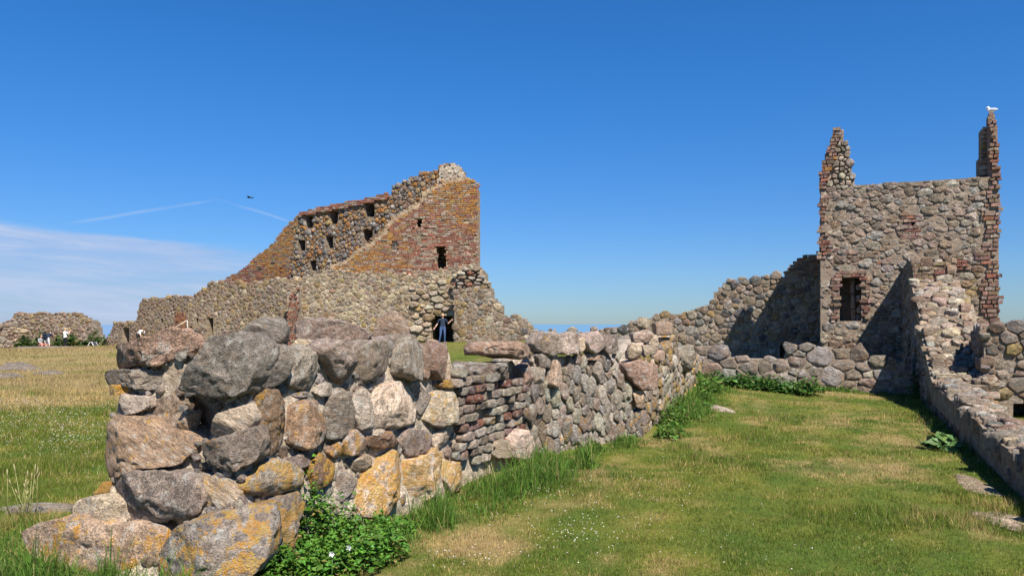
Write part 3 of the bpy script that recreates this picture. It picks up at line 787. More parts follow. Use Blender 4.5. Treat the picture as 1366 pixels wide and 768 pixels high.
def near_wall():
    base = near_hit(500, 690)[0]
    root = thing('boulder_wall', 'thick ruined boulder wall with orange lichen and a collapsed stepped end', 'wall', (-1.5, 5.6, 0))
    r = random.Random(5)
    for i, (poly, pal, lich, df, flag, back) in enumerate(NEAR):
        p = np.array(poly, float); _, ct = area_c(p)
        A, seg, xs = near_hit(ct[0], ct[1], -back)
        n2 = SEGN[seg].copy()
        if flag == 'front' or flag == 'top': n2 = np.array([.15, -.99])
        else:
            e = xs[1]; wgt = np.clip((ct[0]-e+45)/90, 0, 1)
            if abs(ct[0]-e) < 45: n2 = SEGN[0]*(1-wgt)+SEGN[1]*wgt
            e = xs[2]; wgt = np.clip((ct[0]-e+30)/60, 0, 1)
            if abs(ct[0]-e) < 30: n2 = SEGN[1]*(1-wgt)+SEGN[2]*wgt
        n2 /= np.linalg.norm(n2)
        fr = Frame(A, (-n2[1], n2[0], 0), (0, 0, 1))
        uv = np.array(fr.poly(poly)); a, c = area_c(uv)
        s = math.sqrt(abs(a)); q = (uv-c)*1.02
        ext = p.max(0)-p.min(0)
        lv = 5 if ext.max() > 75 else 4 if ext.max() > 22 else 3
        D = min(s*df*.62, .34)
        loc, _ = stone_local(ICO[lv][0], q, D, 900+i*7, 7., 4, .022, .05, r, min(.15, s*.36)*(2.2 if flag == 'top' else 1), .30, .74, False, flag != 'top')
        W = fr.P(c[0]+loc[:, 0], c[1]+loc[:, 1], loc[:, 2]-.06+.03*r.random())
        o = part('stone', W, ICO[lv][1], tuple(x*f for x, f in zip(pick({pal: 1}, r), (1.56, 1.41, 1.30)))+(min(.8, lich*.95+(.26 if ct[1] > 540 else .2)*r.random()),), M_STONE, root)
    # small chinking stones between the boulders
    bag = Bag(); polys = [t[0] for t in NEAR]; cnt = 0; placed = []
    regE = [(150,505),(170,475),(236,470),(262,470),(330,462),(600,475),(606,500),(612,640),(480,690),(395,740),(200,765),(90,745),(125,690),(145,640)]
    for _ in range(5200):
        x, y = r.uniform(60, 620), r.uniform(455, 765)
        if not inpoly([x], [y], regE)[0] or any(inpoly([x], [y], q)[0] for q in polys): continue
        rad = r.uniform(4.0, 9)
        if any((x-a)**2+(y-b)**2 < (.8*(rad+c))**2 for a, b, c in placed): continue
        if any((x-a)**2+(y-b)**2 < (c*.8)**2 for a, b, c, _ in CAV[:3]): continue
        placed.append((x, y, rad)); A, seg, xs = near_hit(x, y, -.05); n2 = SEGN[seg]
        sc = rad*A[1]/FPX; fr = Frame(A, (-n2[1], n2[0], 0))
        k = r.randint(5, 7); q = [(sc*r.uniform(.7, 1.35)*math.cos(6.283*j/k)*1.2, sc*r.uniform(.7, 1.3)*math.sin(6.283*j/k)) for j in range(k)]
        loc, _ = stone_local(ICO[3][0], q, sc*.9, 3000+cnt, 5., 8, .06, .07, r, sc*.6); cnt += 1
        W = fr.P(loc[:, 0], loc[:, 1], loc[:, 2]-sc*.3)
        hl = .7 if y > 600 and x > 330 else .12
        bag.add(W, ICO[3][1], pick({G: 3, K: 2, PA: 2, BR: 1}, r)+(hl*r.random(),))
    bag.build('chinking_stones', M_STONE, root)
    # the brick patching in the middle
    fr = vframe(PLAN[1]-SEGN[1]*.0, PLAN[2]-SEGN[1]*.0)
    ol = fr.poly([(604, 496), (630, 498), (696, 500), (698, 520), (697, 560), (690, 590), (664, 598), (650, 612), (607, 618), (603, 560)])
    lay_bricks(root, fr, ol, lambda u, v: ({'red': 1.0, 'plum': .8, 'pink': 4, 'pale': 3.6}, .3), bl=.30, bh=.094, jt=.012, dep=.14, proud=.075, mat=M_STONE, single=True, seed=3, fine=True, rag=.1)
    # smaller upright rubble further along
    fr = vframe(PLAN[2], PLAN[3])
    ex = [fr.poly(t[0]) for t in NEAR if min(q[0] for q in t[0]) > 650]
    ol = fr.poly([(698, 500), (716, 476), (780, 474), (828, 474), (838, 492), (860, 522), (864, 602), (790, 612), (698, 618)])
    cells = rubble(ol, .13, .21, .55, ex, gap=.006, vary=.7, seed=21)
    lay_stones(root, fr, cells, {G: 4, K: 2, PA: 3, BR: 1}, .3, D=.16, proud=.07, mat=M_STONE, level=3, far_level=2, min_px=8, seed=22, chops=7, nlow=.09, nmid=.04,
               mixfn=lambda u, v: ({G: 2.5, K: 3, PA: 6, BR: .4}, .38 if v < .35 else .16))
    fr2 = vframe(PLAN[3], PLAN[4])
    ex = [fr2.poly(t[0]) for t in NEAR if t[4] == 'front']
    ol = fr2.poly([(864, 474), (900, 446), (904, 476), (928, 470), (937, 486), (938, 530), (880, 592), (862, 602)])
    cells = rubble(ol, .36, .2, .35, (), gap=.014, seed=31)
    lay_stones(root, fr2, cells, {K: 3, PA: 4, OC: 1.2, G: 1}, .5, D=.16, proud=.05, mat=M_STONE, level=2, far_level=2, min_px=8, seed=32, chops=6)
    # low row of caps behind, closing the skyline
    fr3 = Frame((0, 11.6, 0), (1, -.02, 0))
    cells = rubble(fr3.poly([(690, 440), (760, 439), (800, 441), (812, 446), (800, 452), (690, 452)]), .16, .12, .4, gap=.01, seed=41)
    lay_stones(root, fr3, cells, {PA: 3, K: 2, G: 2}, .1, D=.2, proud=.05, mat=M_STONE, level=3, far_level=2, min_px=8, seed=42)
    # mortar and rubble body
    tp = [(52, 716), (75, 704), (100, 694), (146, 662), (156, 568), (164, 512), (178, 488), (205, 478), (236, 474), (258, 500), (285, 478), (320, 460), (335, 470), (400, 470), (440, 466), (500, 464),
          (560, 466), (598, 470), (604, 502), (632, 507), (688, 506), (702, 502), (714, 492), (722, 476), (800, 473), (814, 477), (826, 492), (838, 504), (848, 504), (860, 488), (872, 470), (882, 454), (896, 442), (901, 470), (928, 472), (934, 480)]
    tx = [t[0] for t in tp]; ty = [t[1] for t in tp]
    cols = np.arange(62, 933, 4.0); rows = 44
    Vt = np.zeros((len(cols), rows+4, 3))
    for ci, px in enumerate(cols):
        top = float(np.interp(px, tx, ty))
        bt = near_hit(px, 700)[0]; 
        yb = HY+(EYE+.25)*FPX/max(bt[1], 4.6)
        for ri in range(rows):
            py = top+(yb-top)*ri/(rows-1)
            e = (.074 if px < 345 else .058) if px < 690 else .13
            if 600 < px < 705: e += .0+.075*max(0., (py-500)/110.)
            elif px >= 705: e += .06*max(0., (py-500)/90.)
            for (cx, cy, cr, cd) in CAV: e += cd*math.exp(-((px-cx)**2+(py-cy)**2)/(cr*cr)*1.2)
            A, seg, xs = near_hit(px, py, -e)
            Vt[ci, ri+3] = A
        A = Vt[ci, 3]; seg = near_hit(px, top)[1]; inn = -SEGN[seg]; 
        if seg == 0: inn = np.array([.36, .93])
        th = 1.1 if seg < 2 else .9
        for q, (f, dz) in enumerate(((1, -2.5), (1, -.05), (.5, -.03))):
            Vt[ci, q] = A+np.array([inn[0]*th*f, inn[1]*th*f, dz if dz > -1 else -(A[2]+.25)])
    flatV = Vt.reshape(-1, 3)
    nz = fbm(flatV*5, 3, 4, .6)[:, None]*.045 + fbm(flatV*18, 9, 3)[:, None]*.016
    nn = np.zeros_like(flatV); nn[:, 1] = -1; nn[:, 0] = .5
    flatV = flatV+nn*nz
    idx = np.arange(len(flatV)).reshape(len(cols), rows+4)
    F = np.stack([idx[:-1, :-1], idx[:-1, 1:], idx[1:, 1:], idx[1:, :-1]], -1).reshape(-1, 4)
    part('mortar_core', flatV, F, (.56, .46, .345, .04), M_MORTAR, root)
near_wall()

# ------------------------------------------------------------------ courtyard: pier with low wall, tower, curtain wall
LD = np.array([.387, .922]); LP = np.array([10.6, 21.0]); TD = np.array([.922, -.387])
def onL(u): return LP-LD*u                     # u metres from the tower face towards the viewer
def tower():
    root = thing('ruined_tower', 'tall square fieldstone tower shell with brick corners and two broken gable horns', 'tower', (10.6, 21.3, 0))
    fr = vframe(LP-TD*2.08, LP+TD*2.32)
    top = [(1093, 250), (1140, 246), (1180, 243), (1250, 240), (1300, 236), (1336, 232)]
    full = [(1094.5, 545), (1094.5, 250)]+top[1:-1]+[(1333, 233), (1333, 545)]
    win = fr.poly([(1120, 371), (1149, 371), (1149, 428), (1120, 428)]); nich = fr.poly([(1211, 292), (1221, 292), (1221, 302), (1211, 302)])
    slab('masonry_core', root, fr, fr.poly(full), .95, recess=[(win, .8), (nich, .35)], cell=.12, w0=-.03, col=(.335, .262, .195, .03), mat=M_MORTAR, seed=2)
    ls = fr.poly([(1092.5, 262), (1107, 262), (1104, 290), (1109, 330), (1104, 345), (1092.5, 345)])
    rs = fr.poly([(1316, 236), (1336, 234), (1336, 470), (1312, 470), (1314, 440), (1306, 400), (1304, 380), (1318, 360), (1300, 345), (1310, 318), (1318, 300), (1306, 290), (1318, 268)])
    ws = fr.poly([(1108, 362), (1158, 362), (1162, 400), (1158, 426), (1108, 430)])
    ns = fr.poly([(1200, 284), (1232, 284), (1230, 318), (1202, 318)])
    patch = fr.poly([(1257, 347), (1293, 347), (1288, 360), (1259, 358)])
    mainb = lambda u, v: ({'red': 1.2, 'plum': 5, 'brown': 2, 'pink': .6}, .02)
    lay_bricks(root, fr, rs, mainb, bl=.25, bh=.115, jt=.03, dep=.11, mat=M_BRICK, single=True, seed=61, proud=.015, rag=.05)
    lay_bricks(root, fr, ls, mainb, bl=.24, bh=.105, jt=.016, dep=.11, mat=M_BRICK, single=True, seed=62, proud=.01, rag=.05)
    lay_bricks(root, fr, ws, mainb, holes=[win], bl=.22, bh=.09, jt=.014, dep=.11, mat=M_BRICK, single=True, seed=63, proud=.012, rag=.1)
    lay_bricks(root, fr, ns, mainb, holes=[nich], bl=.2, bh=.09, jt=.014, dep=.1, mat=M_BRICK, single=True, seed=64)
    lay_bricks(root, fr, patch, lambda u, v: ({'red': 5}, 0.), bl=.26, bh=.09, dep=.12, mat=M_BRICK, single=True, seed=65, proud=.05)
    strips = fr.poly([(1106, 330), (1200, 338), (1200, 352), (1106, 348)])
    lay_bricks(root, fr, strips, mainb, bl=.26, bh=.1, jt=.02, dep=.09, mat=M_BRICK, single=False, seed=66, proud=-.02)
    ol = fr.poly([(1094, 545), (1094, 251)]+top[1:-1]+[(1318, 235), (1334, 545)])
    px2v = lambda y: fr.uv(1215, y)[1]
    uR = fr.uv(1255, 400)[0]
    def mf(u, v):
        if u > uR and v < px2v(358): return ({'taupe': 4, OC: 1.6, BR: 2}, .22)
        return ({'taupe': 6, G: 2, K: 1.5, PA: .7, BR: .8}, .04)
    cells = rubble(ol, .30, .185, .45, [rs, ws, ls, patch], [win, nich], clip=True, gap=.006, vary=.6, seed=67)
    lay_stones(root, fr, cells, None, 0, D=.17, proud=.034, mat=M_STONE2, level=3, far_level=2, min_px=9, seed=68, mixfn=mf, chops=6, nlow=.09, nmid=.035)
    # pale stone post left standing in the window
    f2 = Frame(fr.P(0, 0, -.42), fr.U)
    lay_stones(root, f2, [f2.poly(q) for q in ([(1134, 372), (1140, 372), (1140, 392), (1134, 391)], [(1135, 392), (1140, 393), (1141, 412), (1135, 411)], [(1135, 412), (1141, 413), (1141, 428), (1136, 428)],
               [(1142, 380), (1148, 378), (1148, 386), (1142, 387)], [(1142, 394), (1148, 393), (1148, 402), (1142, 402)], [(1143, 410), (1148, 409), (1149, 418), (1143, 418)], [(1142, 420), (1149, 420), (1149, 428), (1142, 428)])],
               {PA: 2, K: 1}, .1, D=.3, mat=M_STONE2, level=2, min_px=3, seed=69, name='window_post_stone')
    # side walls running back from the front
    fl = Frame(np.array([*(LP-TD*2.08+LD*3.3), 0]), (-LD[0], -LD[1], 0))
    zt = fr.uv(1093, 248)[1]
    o2 = [(0, -.3), (2.33, -.3), (2.33, zt-.2), (0, zt-.4)]
    slab('masonry_core', root, fl, o2, .8, cell=.3, w0=-.025, col=(.335, .262, .195, .03), mat=M_MORTAR, seed=4)
    cells = rubble(o2, .4, .26, .4, gap=.02, seed=70)
    lay_stones(root, fl, cells, {K: 3, G: 3, BR: 2}, .05, D=.15, mat=M_STONE2, level=1, min_px=99, seed=71)
    frr = Frame(np.array([*(LP+TD*2.22), 0]), (LD[0], LD[1], 0)); zr = fr.uv(1336, 233)[1]
    o3 = [(.98, -.3), (3.3, -.3), (3.3, zr-.2), (.98, zr-.1)]
    slab('masonry_core', root, frr, o3, .8, cell=.3, w0=-.025, col=(.335, .262, .195, .03), mat=M_MORTAR, seed=5)
    cells = rubble(o3, .4, .26, .4, gap=.02, seed=72)
    lay_stones(root, frr, cells, {K: 3, G: 3, BR: 2}, .05, D=.15, mat=M_STONE2, level=1, min_px=99, seed=73)
    # gable horns
    hl = [(1093, 252), (1093, 228), (1097, 226), (1097, 214), (1101, 213), (1101, 203), (1105, 201), (1105, 191), (1108, 190), (1108, 181), (1112, 180), (1112, 170), (1124, 171), (1125, 186), (1130, 192), (1134, 208), (1137, 226), (1141, 250)]
    horn = fr.poly(hl); slab('gable_horn', root, fr, [(u, v-.03) for u, v in horn], .55, cell=.07, w0=-.09, col=(.37, .29, .22, .05), mat=M_MORTAR, seed=6)
    bs = fr.poly([(1092, 252), (1092, 228), (1096, 226), (1096, 214), (1100, 212), (1100, 202), (1104, 200), (1104, 190), (1107, 189), (1107, 180), (1111, 179), (1111, 169), (1125, 170), (1125, 184), (1117, 190), (1116, 208), (1110, 226), (1104, 252)])
    lay_bricks(root, fr, bs, lambda u, v: ({'plum': 3, 'orange': 1.5, 'brown': 2, 'red': 1}, .1), bl=.21, bh=.1, jt=.018, dep=.2, mat=M_BRICK, single=True, seed=74, proud=.05)
    cells = rubble(fr.poly([(1104, 252), (1110, 226), (1116, 208), (1118, 188), (1126, 186), (1131, 194), (1135, 210), (1141, 250)]), .2, .17, .4, gap=.015, seed=75)
    lay_stones(root, fr, cells, {'taupe': 3, PA: 1.5, K: 1.5}, .1, D=.14, proud=.05, mat=M_STONE2, level=2, far_level=2, min_px=6, maxobj=340, seed=76)
    hr = [(1319, 236), (1319, 200), (1320, 150), (1329, 149), (1331, 170), (1334, 205), (1336, 236)]
    slab('gable_horn', root, fr, fr.poly([(1321, 236), (1321, 152), (1328, 151), (1331, 172), (1334, 236)]), .5, cell=.06, w0=-.09, col=(.3, .2, .15, .05), mat=M_MORTAR, seed=7)
    lay_bricks(root, fr, fr.poly(hr), lambda u, v: ({'plum': 3, 'brown': 2, 'red': 1.2}, .12), bl=.22, bh=.1, jt=.02, dep=.2, mat=M_BRICK, single=True, seed=77, proud=.03)
    f3 = Frame(fr.P(0, 0, -.5), fr.U)
    o4 = f3.poly([(1306, 240), (1308, 205), (1311, 186), (1311, 172), (1318, 169), (1320, 240)])
    slab('gable_horn', root, f3, o4, .4, cell=.06, w0=-.09, col=(.3, .25, .2, .05), mat=M_MORTAR, seed=8)
    hs = []; y = 239
    while y > 172:
        e = (239-y)/67.; hh = 7+3*math.sin(y*1.7); hs.append(f3.poly([(1306+e*4, y), (1319, y-.5), (1318.5, y-hh+.8), (1306.6+e*4.4, y-hh+.3)])); y -= hh
    lay_stones(root, f3, hs, {PA: 3, K: 2, OC: 1}, .12, D=.2, proud=.10, mat=M_STONE2, level=2, min_px=3, maxobj=360, seed=79)
tower()

def strip(root, p0, z0, p1, z1, width, mixd, lich, w, h, seed, proud=.05, lvl=3):
    """stones lying on the (sloping) broken top of a wall, from plan p0 to p1"""
    a = np.array([p0[0], p0[1], z0]); b = np.array([p1[0], p1[1], z1]); U = np.array([TD[0], TD[1], 0]); V = a-b; L = np.linalg.norm(V)
    fr = Frame(b, U, V)
    ol = [(0, 0), (width, 0), (width, L), (0, L)]
    q = [(-.02, -.02), (width, -.02), (width, L+.02), (-.02, L+.02)]
    slab('mortar_core', root, fr, q, .35, cell=.15, w0=-.07, col=(.36, .285, .21, .05), mat=M_MORTAR, seed=seed, rough=.05)
    lay_stones(root, fr, rubble(ol, w, h, .5, gap=.02, vary=.55, seed=seed), mixd, lich, D=.16, proud=proud, mat=M_STONE2, level=lvl, far_level=2, min_px=9, seed=seed+1, chops=7, nlow=.11, nmid=.04)
def pier():
    root = thing('stepped_wall', 'broken cross wall stepping down from the tower into a low stone wall', 'wall', (8, 15, 0))
    prof = [(0, 3.25), (2.8, 3.2), (2.82, 2.55), (4.6, 2.15), (5.6, 1.42), (6.8, .86), (7.5, .60), (10.9, .52), (14.2, .40), (19, .36)]
    # left face, u runs from far (0) to near; open side looks into the courtyard
    P0 = onL(0); fl = Frame((P0[0], P0[1], 0), (-LD[0], -LD[1], 0), (0, 0, 1))
    ol = [(0, -.35)]+prof+[(19, -.35)]; ol = [ol[0]]+prof+[(19, -.35)]
    body = [(u, v-.05) for u, v in prof]
    slab('masonry_core', root, fl, [(.02, -.4)]+body+[(19, -.4)], .42, cell=.14, w0=-.055, col=(.30, .24, .18, .02), mat=M_MORTAR, seed=11)
    cells = rubble(ol, .30, .21, .42, gap=.02, vary=.45, seed=12)
    lay_stones(root, fl, cells, {'taupe': 4, G: 2, BR: 1.5}, .06, D=.17, proud=.05, mat=M_STONE2, level=2, far_level=2, min_px=10, seed=13, chops=6)
    # broken top
    rub = {'taupe': 4, PA: 1.2, 'sand': 1, K: 1.2, BR: 1}
    segs = [((2.8, 2.7), (4.6, 2.12), .95), ((4.6, 2.12), (5.6, 1.42), 1.0), ((5.6, 1.42), (6.8, .86), 1.05), ((6.8, .86), (7.5, .60), 1.05), ((7.5, .60), (10.9, .52), .5), ((10.9, .52), (14.2, .40), .42), ((14.2, .40), (19, .36), .42)]
    for i, (a, b, w) in enumerate(segs):
        strip(root, onL(a[0]), a[1]+.02, onL(b[0]), b[1]+.02, w, rub if i < 4 else {'taupe': 5, G: 2, BR: 1.5}, .06, .30 if i < 4 else .26, .24 if i < 4 else .24, 300+i*10, .13 if i < 4 else .07)
    # end face under the top, with a few brick courses
    P = onL(2.8)
    fe = Frame((P[0], P[1], 0), (TD[0], TD[1], 0))
    o = [(0, 1.9), (.92, 1.9), (.95, 3.0), (.8, 3.2), (0, 3.2)]
    slab('masonry_core', root, fe, [(.03, 1.9), (.9, 1.9), (.9, 3.1), (.03, 3.15)], 2.6, cell=.15, w0=-.06, col=(.36, .29, .23, .03), mat=M_MORTAR, seed=14)
    lay_bricks(root, fe, [(0, 2.62), (.82, 2.62), (.82, 3.08), (0, 3.08)], lambda u, v: ({'brown': 3, 'red': 2, 'ochre': 1}, .1), bl=.26, bh=.1, dep=.13, mat=M_BRICK, single=True, seed=15, proud=.02)
    lay_stones(root, fe, rubble([(0, 1.95), (.95, 1.95), (.95, 2.62), (0, 2.62)], .27, .2, .4, seed=16), rub, .1, D=.16, proud=.08, mat=M_STONE2, level=3, far_level=2, seed=17)
    lay_stones(root, fe, rubble([(0, 3.08), (.9, 3.08), (.75, 3.26), (0, 3.24)], .25, .16, .4, seed=18), {OC: 1, PA: 1, BR: 1}, .2, D=.2, proud=.03, mat=M_STONE2, level=3, far_level=2, seed=19)
    # right flank of the cross wall, facing away from the courtyard
    Q = onL(0)+TD*.95; fq = Frame((*(onL(9)+TD*.95), 0), (LD[0], LD[1], 0))
    pr = [(9-u, v) for u, v in prof if u <= 9][::-1]
    slab('masonry_core', root, fq, [(0, -.4)]+[(u, v-.15) for u, v in pr]+[(9, -.4)], .3, cell=.2, w0=-.025, col=(.30, .24, .18, .02), mat=M_MORTAR, seed=20)
    lay_stones(root, fq, rubble([(0, -.3)]+pr+[(9, -.3)], .32, .24, .4, gap=.02, seed=24), {OC: 2, BR: 3, K: 2}, .2, D=.15, mat=M_STONE2, level=1, min_px=99, seed=25)
pier()

def simple_wall(name, label, p, q, outline_px, mixd, lich, w, h, thick=.9, seed=0, base=.3, mat=None, holes=(), recess=(), min_px=9.5, level=2, gap=.02, proud=.05, D=.16, mixfn=None,
                core=(.33, .265, .20, .04), bricks=(), jit=.4, cell=.15, top_caps=True, maxobj=300, root=None, part_name=None, rough=.03, coremat=None, chops=5, vary=.5, far_level=1):
    fr = vframe(p, q); mat = mat or M_STONE2
    m = (np.array(p)+np.array(q))/2
    if root is None: root = thing(name, label, 'wall', (m[0], m[1], gz1(*m)))
    ol = fr.poly(outline_px); hp = [fr.poly(x) for x in holes]; rp = [(fr.poly(x), d) for x, d in recess]
    ins = [(u, v-.42*h) for u, v in ol]
    core_o = slab(part_name or 'masonry_core', root, fr, ins, thick, hp, rp, cell, -.03, core, coremat or M_MORTAR3, rough, seed)
    par = root if part_name is None else core_o
    bp = [fr.poly(x[0]) for x in bricks]
    cells = rubble(ol, w, h, jit, bp, hp+[x[0] for x in rp], gap=gap*.6, vary=vary, seed=seed+1)
    mf = (lambda u, v: mixfn(fr, u, v)) if mixfn else None
    lay_stones(par, fr, cells, mixd, lich, D=D, proud=proud, mat=mat, level=level, far_level=far_level, min_px=min_px, seed=seed+2, mixfn=mf, maxobj=maxobj, chops=chops)
    for i, (poly, fn, kw) in enumerate(bricks):
        lay_bricks(par, fr, bp[i], (lambda u, v, fn=fn: fn(fr, u, v)), holes=hp+[x[0] for x in rp], seed=seed+20+i, mat=M_BRICK, **kw)
    return root, fr

# low wall closing the far end of the courtyard
B1 = onL(4.3)
simple_wall('low_stone_wall', 'low stone wall closing the far end of the courtyard, weeds at its foot', (4.45, 19.1), tuple(B1), [(926, 520), (926, 457), (950, 461), (967, 468), (1005, 476), (1030, 473), (1050, 466), (1061, 460), (1093, 458), (1120, 462), (1150, 471), (1190, 478), (1214, 481), (1214, 548), (1100, 540)],
            {'taupe': 4, G: 3, K: 1.5, PA: 1}, .2, .48, .31, .85, seed=400, mat=M_STONE2, level=3, gap=.02, D=.22, proud=.05, vary=.5, coremat=M_MORTAR, far_level=2)
# curtain wall behind, left of the tower
CP = LP-TD*2.08+LD*3.1
cur_r = tuple(CP+TD*.3); cur_l = tuple(CP-TD*8.2)
def brickish(fr, u, v): return ({'red': 2, 'brown': 4, 'dark': 1}, .05)
simple_wall('curtain_wall', 'fieldstone curtain wall with a broken stepped top running into the tower', cur_l, cur_r,
            [(786, 500), (788, 438), (800, 436), (830, 434), (855, 428), (872, 421), (900, 416), (920, 412), (938, 409), (944, 402), (950, 394), (957, 380), (970, 373), (1000, 369), (1040, 364), (1046, 362), (1052, 355), (1060, 349), (1070, 341), (1080, 339), (1100, 337), (1100, 520), (900, 520)],
            {'taupe': 4, G: 1.5, BR: 2, DK: .8, OC: .6}, .10, .33, .25, 1.1, seed=420, level=2, gap=.02, D=.2, proud=.045, recess=[([(1040, 461), (1061, 461), (1061, 490), (1040, 490)], .8)],
            bricks=[([(1040, 366), (1047, 361), (1053, 354), (1061, 347), (1071, 340), (1100, 336), (1100, 368)], brickish, dict(bl=.28, bh=.1, dep=.1, single=True))], coremat=M_MORTAR, far_level=2)
# stub of wall at the right edge
sp = np.array([8.45, 13.9]); 
STUB = simple_wall('wall_stub', 'squat broken wall stub of round fieldstones beside the low wall', tuple(sp), tuple(sp+TD*4.2),
            [(1313, 620), (1313, 440), (1320, 428), (1335, 424), (1350, 426), (1366, 424), (1400, 428), (1480, 420), (1480, 640)],
            {'taupe': 3, G: 1.5, BR: 2.5, DK: .8, OC: .8}, .12, .29, .23, 1.2, seed=440, level=3, gap=.02, D=.18, proud=.07, holes=(), recess=[([(1352, 535), (1385, 530), (1385, 580), (1352, 580)], .9)],
            bricks=[([(1325, 540), (1342, 540), (1345, 585), (1325, 585)], lambda fr, u, v: ({'red': 2, 'pink': 2}, .02), dict(bl=.22, bh=.085, dep=.1, single=True))], coremat=M_MORTAR, far_level=2)

_f = Frame((*(sp+LD*1.25), 0), (-LD[0], -LD[1], 0))
lay_stones(STUB[0], _f, rubble([(0, -.2), (1.27, -.2), (1.27, 1.62), (0, 1.55)], .27, .22, .4, gap=.012, seed=450), {G: 3, K: 2, BR: 3}, .08, D=.18, proud=.06, mat=M_STONE2, level=3, min_px=8, seed=451)
# ------------------------------------------------------------------ the great ruin across the lawn
def pd(px, d): return ((px-CX)/FPX*d, d)
def great_ruin():
    root = thing('castle_ruin', 'great castle ruin with a red brick gable face above a pale rubble base', 'castle ruin', (-7, 47, .5))
    kw = dict(mat=M_STONE3, coremat=M_MORTAR3, root=root, level=2, cell=.2)
    # pale rubble base
    def basemix(fr, u, v):
        x = CX+FPX*(fr.P(u, v)[0]/fr.P(u, v)[1])
        n = vnoise(np.array([[u*.35, v*.5, 3.]]), 4)[0]
        return ({'sand': 3, 'taupe': 5, OC: 1.2+1.6*max(0, n), BR: 1.4}, .10)
    door = [(575, 421), (604, 421), (604, 470), (575, 470)]
    simple_wall('', '', pd(381, 47.2), pd(655, 46.8), [(383, 480), (383, 384), (396, 371), (420, 363), (440, 359), (470, 361), (520, 364), (560, 365), (590, 359), (612, 356), (636, 350), (644, 362), (652, 382), (652, 480)],
                None, 0, .38, .25, 5.0, seed=500, recess=[(door, 4.6)], gap=.02, proud=.032, D=.25, mixfn=basemix, core=(.42, .335, .225, .03), part_name='rubble_base', min_px=9.5, vary=.5, **kw)
    # eroded hollow above the doorway: large loose blocks
    f = vframe(pd(540, 46.9), pd(606, 46.85))
    cells = rubble(f.poly([(545, 385), (560, 375), (606, 372), (606, 420), (575, 420), (572, 456), (548, 456), (552, 420)]), .75, .38, .45, gap=.05, vary=.5, seed=520)
    lay_stones(root, f, cells, {'sand': 4, PA: 2, OC: 1}, .12, D=.4, proud=.25, mat=M_STONE3, level=2, far_level=2, min_px=8, seed=521)
    # darker lichen-brown buttress at the right corner
    def butmix(fr, u, v):
        x = CX+FPX*(fr.P(u, v)[0]/fr.P(u, v)[1])
        if x > 650: return ({'taupe': 4, 'sand': 2, BR: 1.5}, .06)
        return ({BR: 3, OC: 2, 'taupe': 3, G: .8}, .22)
    simple_wall('', '', pd(604, 46.0), pd(722, 45.0), [(606, 480), (606, 391), (612, 384), (640, 380), (650, 384), (658, 396), (665, 404), (668, 414), (672, 421), (685, 420), (697, 424), (704, 430), (712, 438), (716, 446), (718, 480)],
                None, 0, .46, .36, 1.2, seed=530, gap=.03, proud=.032, D=.25, mixfn=butmix, core=(.32, .26, .19, .15), part_name='buttress', min_px=9.5, **kw)
    f = vframe(pd(600, 46.6), pd(655, 46.4))
    lay_stones(root, f, rubble(f.poly([(600, 392), (600, 366), (625, 352), (638, 348), (647, 366), (652, 390)]), .6, .26, .35, gap=.06, seed=540), {BR: 2, PA: 2, 'red': .7, G: 1.5}, .1, D=.3, proud=.1, mat=M_STONE3, level=2, far_level=2, min_px=8, seed=541)
    # brick face with its broken diagonal edge
    fr = vframe(pd(430, 47.9), pd(645, 47.5))
    bo = [(437, 362), (444, 356), (466, 348), (475, 337), (491, 329), (495, 327), (513, 312), (518, 302), (528, 293), (540, 285), (563, 271), (566, 259), (597, 244), (614, 240), (627, 238), (634, 240), (640, 247), (638, 368)]
    win = [(582, 328), (595, 328), (595, 358), (582, 358)]; h2 = [(556, 292), (563, 292), (563, 303), (556, 303)]; h3 = [(521, 322), (532, 322), (532, 334), (521, 334)]
    P = fr.poly
    grow = [(437, 364), (441, 354), (463, 346), (472, 335), (489, 326), (493, 324), (510, 310), (515, 300), (525, 290), (537, 282), (560, 268), (563, 256), (580, 249), (595, 241), (614, 237), (626, 238), (632, 241), (636, 250), (635, 370)]
    core = slab('brick_wall', root, fr, P(grow), 3.0, (), [(P(win), 2.8), (P(h2), 1.5), (P(h3), .12)], .14, -.05, (.46, .34, .22, .05), M_MORTAR3, .06, 550)
    def bm(u, v):
        q = fr.P(u, v); x = CX+FPX*q[0]/q[1]; y = HY-FPX*(q[2]-EYE)/q[1]
        n = vnoise(np.array([[u*.5, v*.5, 9.]]), 6)[0]
        o = np.clip((315-y)/60+.25+n*.8, 0, 1)*.9 + np.clip((560-x)/60, 0, 1)*.9
        o = min(1, o)*np.clip((652-x)/30+.35, .2, 1)
        return ({'red': 4*(1-o)+.4, 'pink': 1.6*(1-o)+.2, 'orange': 4.2*o, 'brown': 1.5, 'ochre': .8*o}, .03)
    lay_bricks(core, fr, P(bo), bm, holes=[P(win), P(h2), P(h3)], bl=.34, bh=.115, jt=.024, dep=.14, mat=M_BRICK, seed=551, proud=.02)
    lay_stones(core, fr, rubble(P([(522, 323), (531, 323), (531, 333), (522, 333)]), .16, .14, .4, seed=560), {G: 2, DK: 2}, 0, D=.1, mat=M_STONE3, level=1, min_px=99, seed=561)
    # torn rubble along the diagonal edge
    edge = [(466, 350), (491, 330), (513, 314), (528, 295), (563, 273), (566, 261), (597, 247), (612, 241), (600, 236), (585, 246), (562, 256), (556, 270), (536, 280), (522, 290), (510, 307), (488, 324), (462, 344)]
    f2 = Frame(fr.P(0, 0, -.12), fr.U)
    lay_stones(core, f2, rubble(f2.poly(edge), .26, .2, .5, gap=.03, seed=565), {'sand': 2, 'orange': 2, BR: 2}, .05, D=.25, proud=.1, mat=M_STONE3, level=1, min_px=99, seed=566)
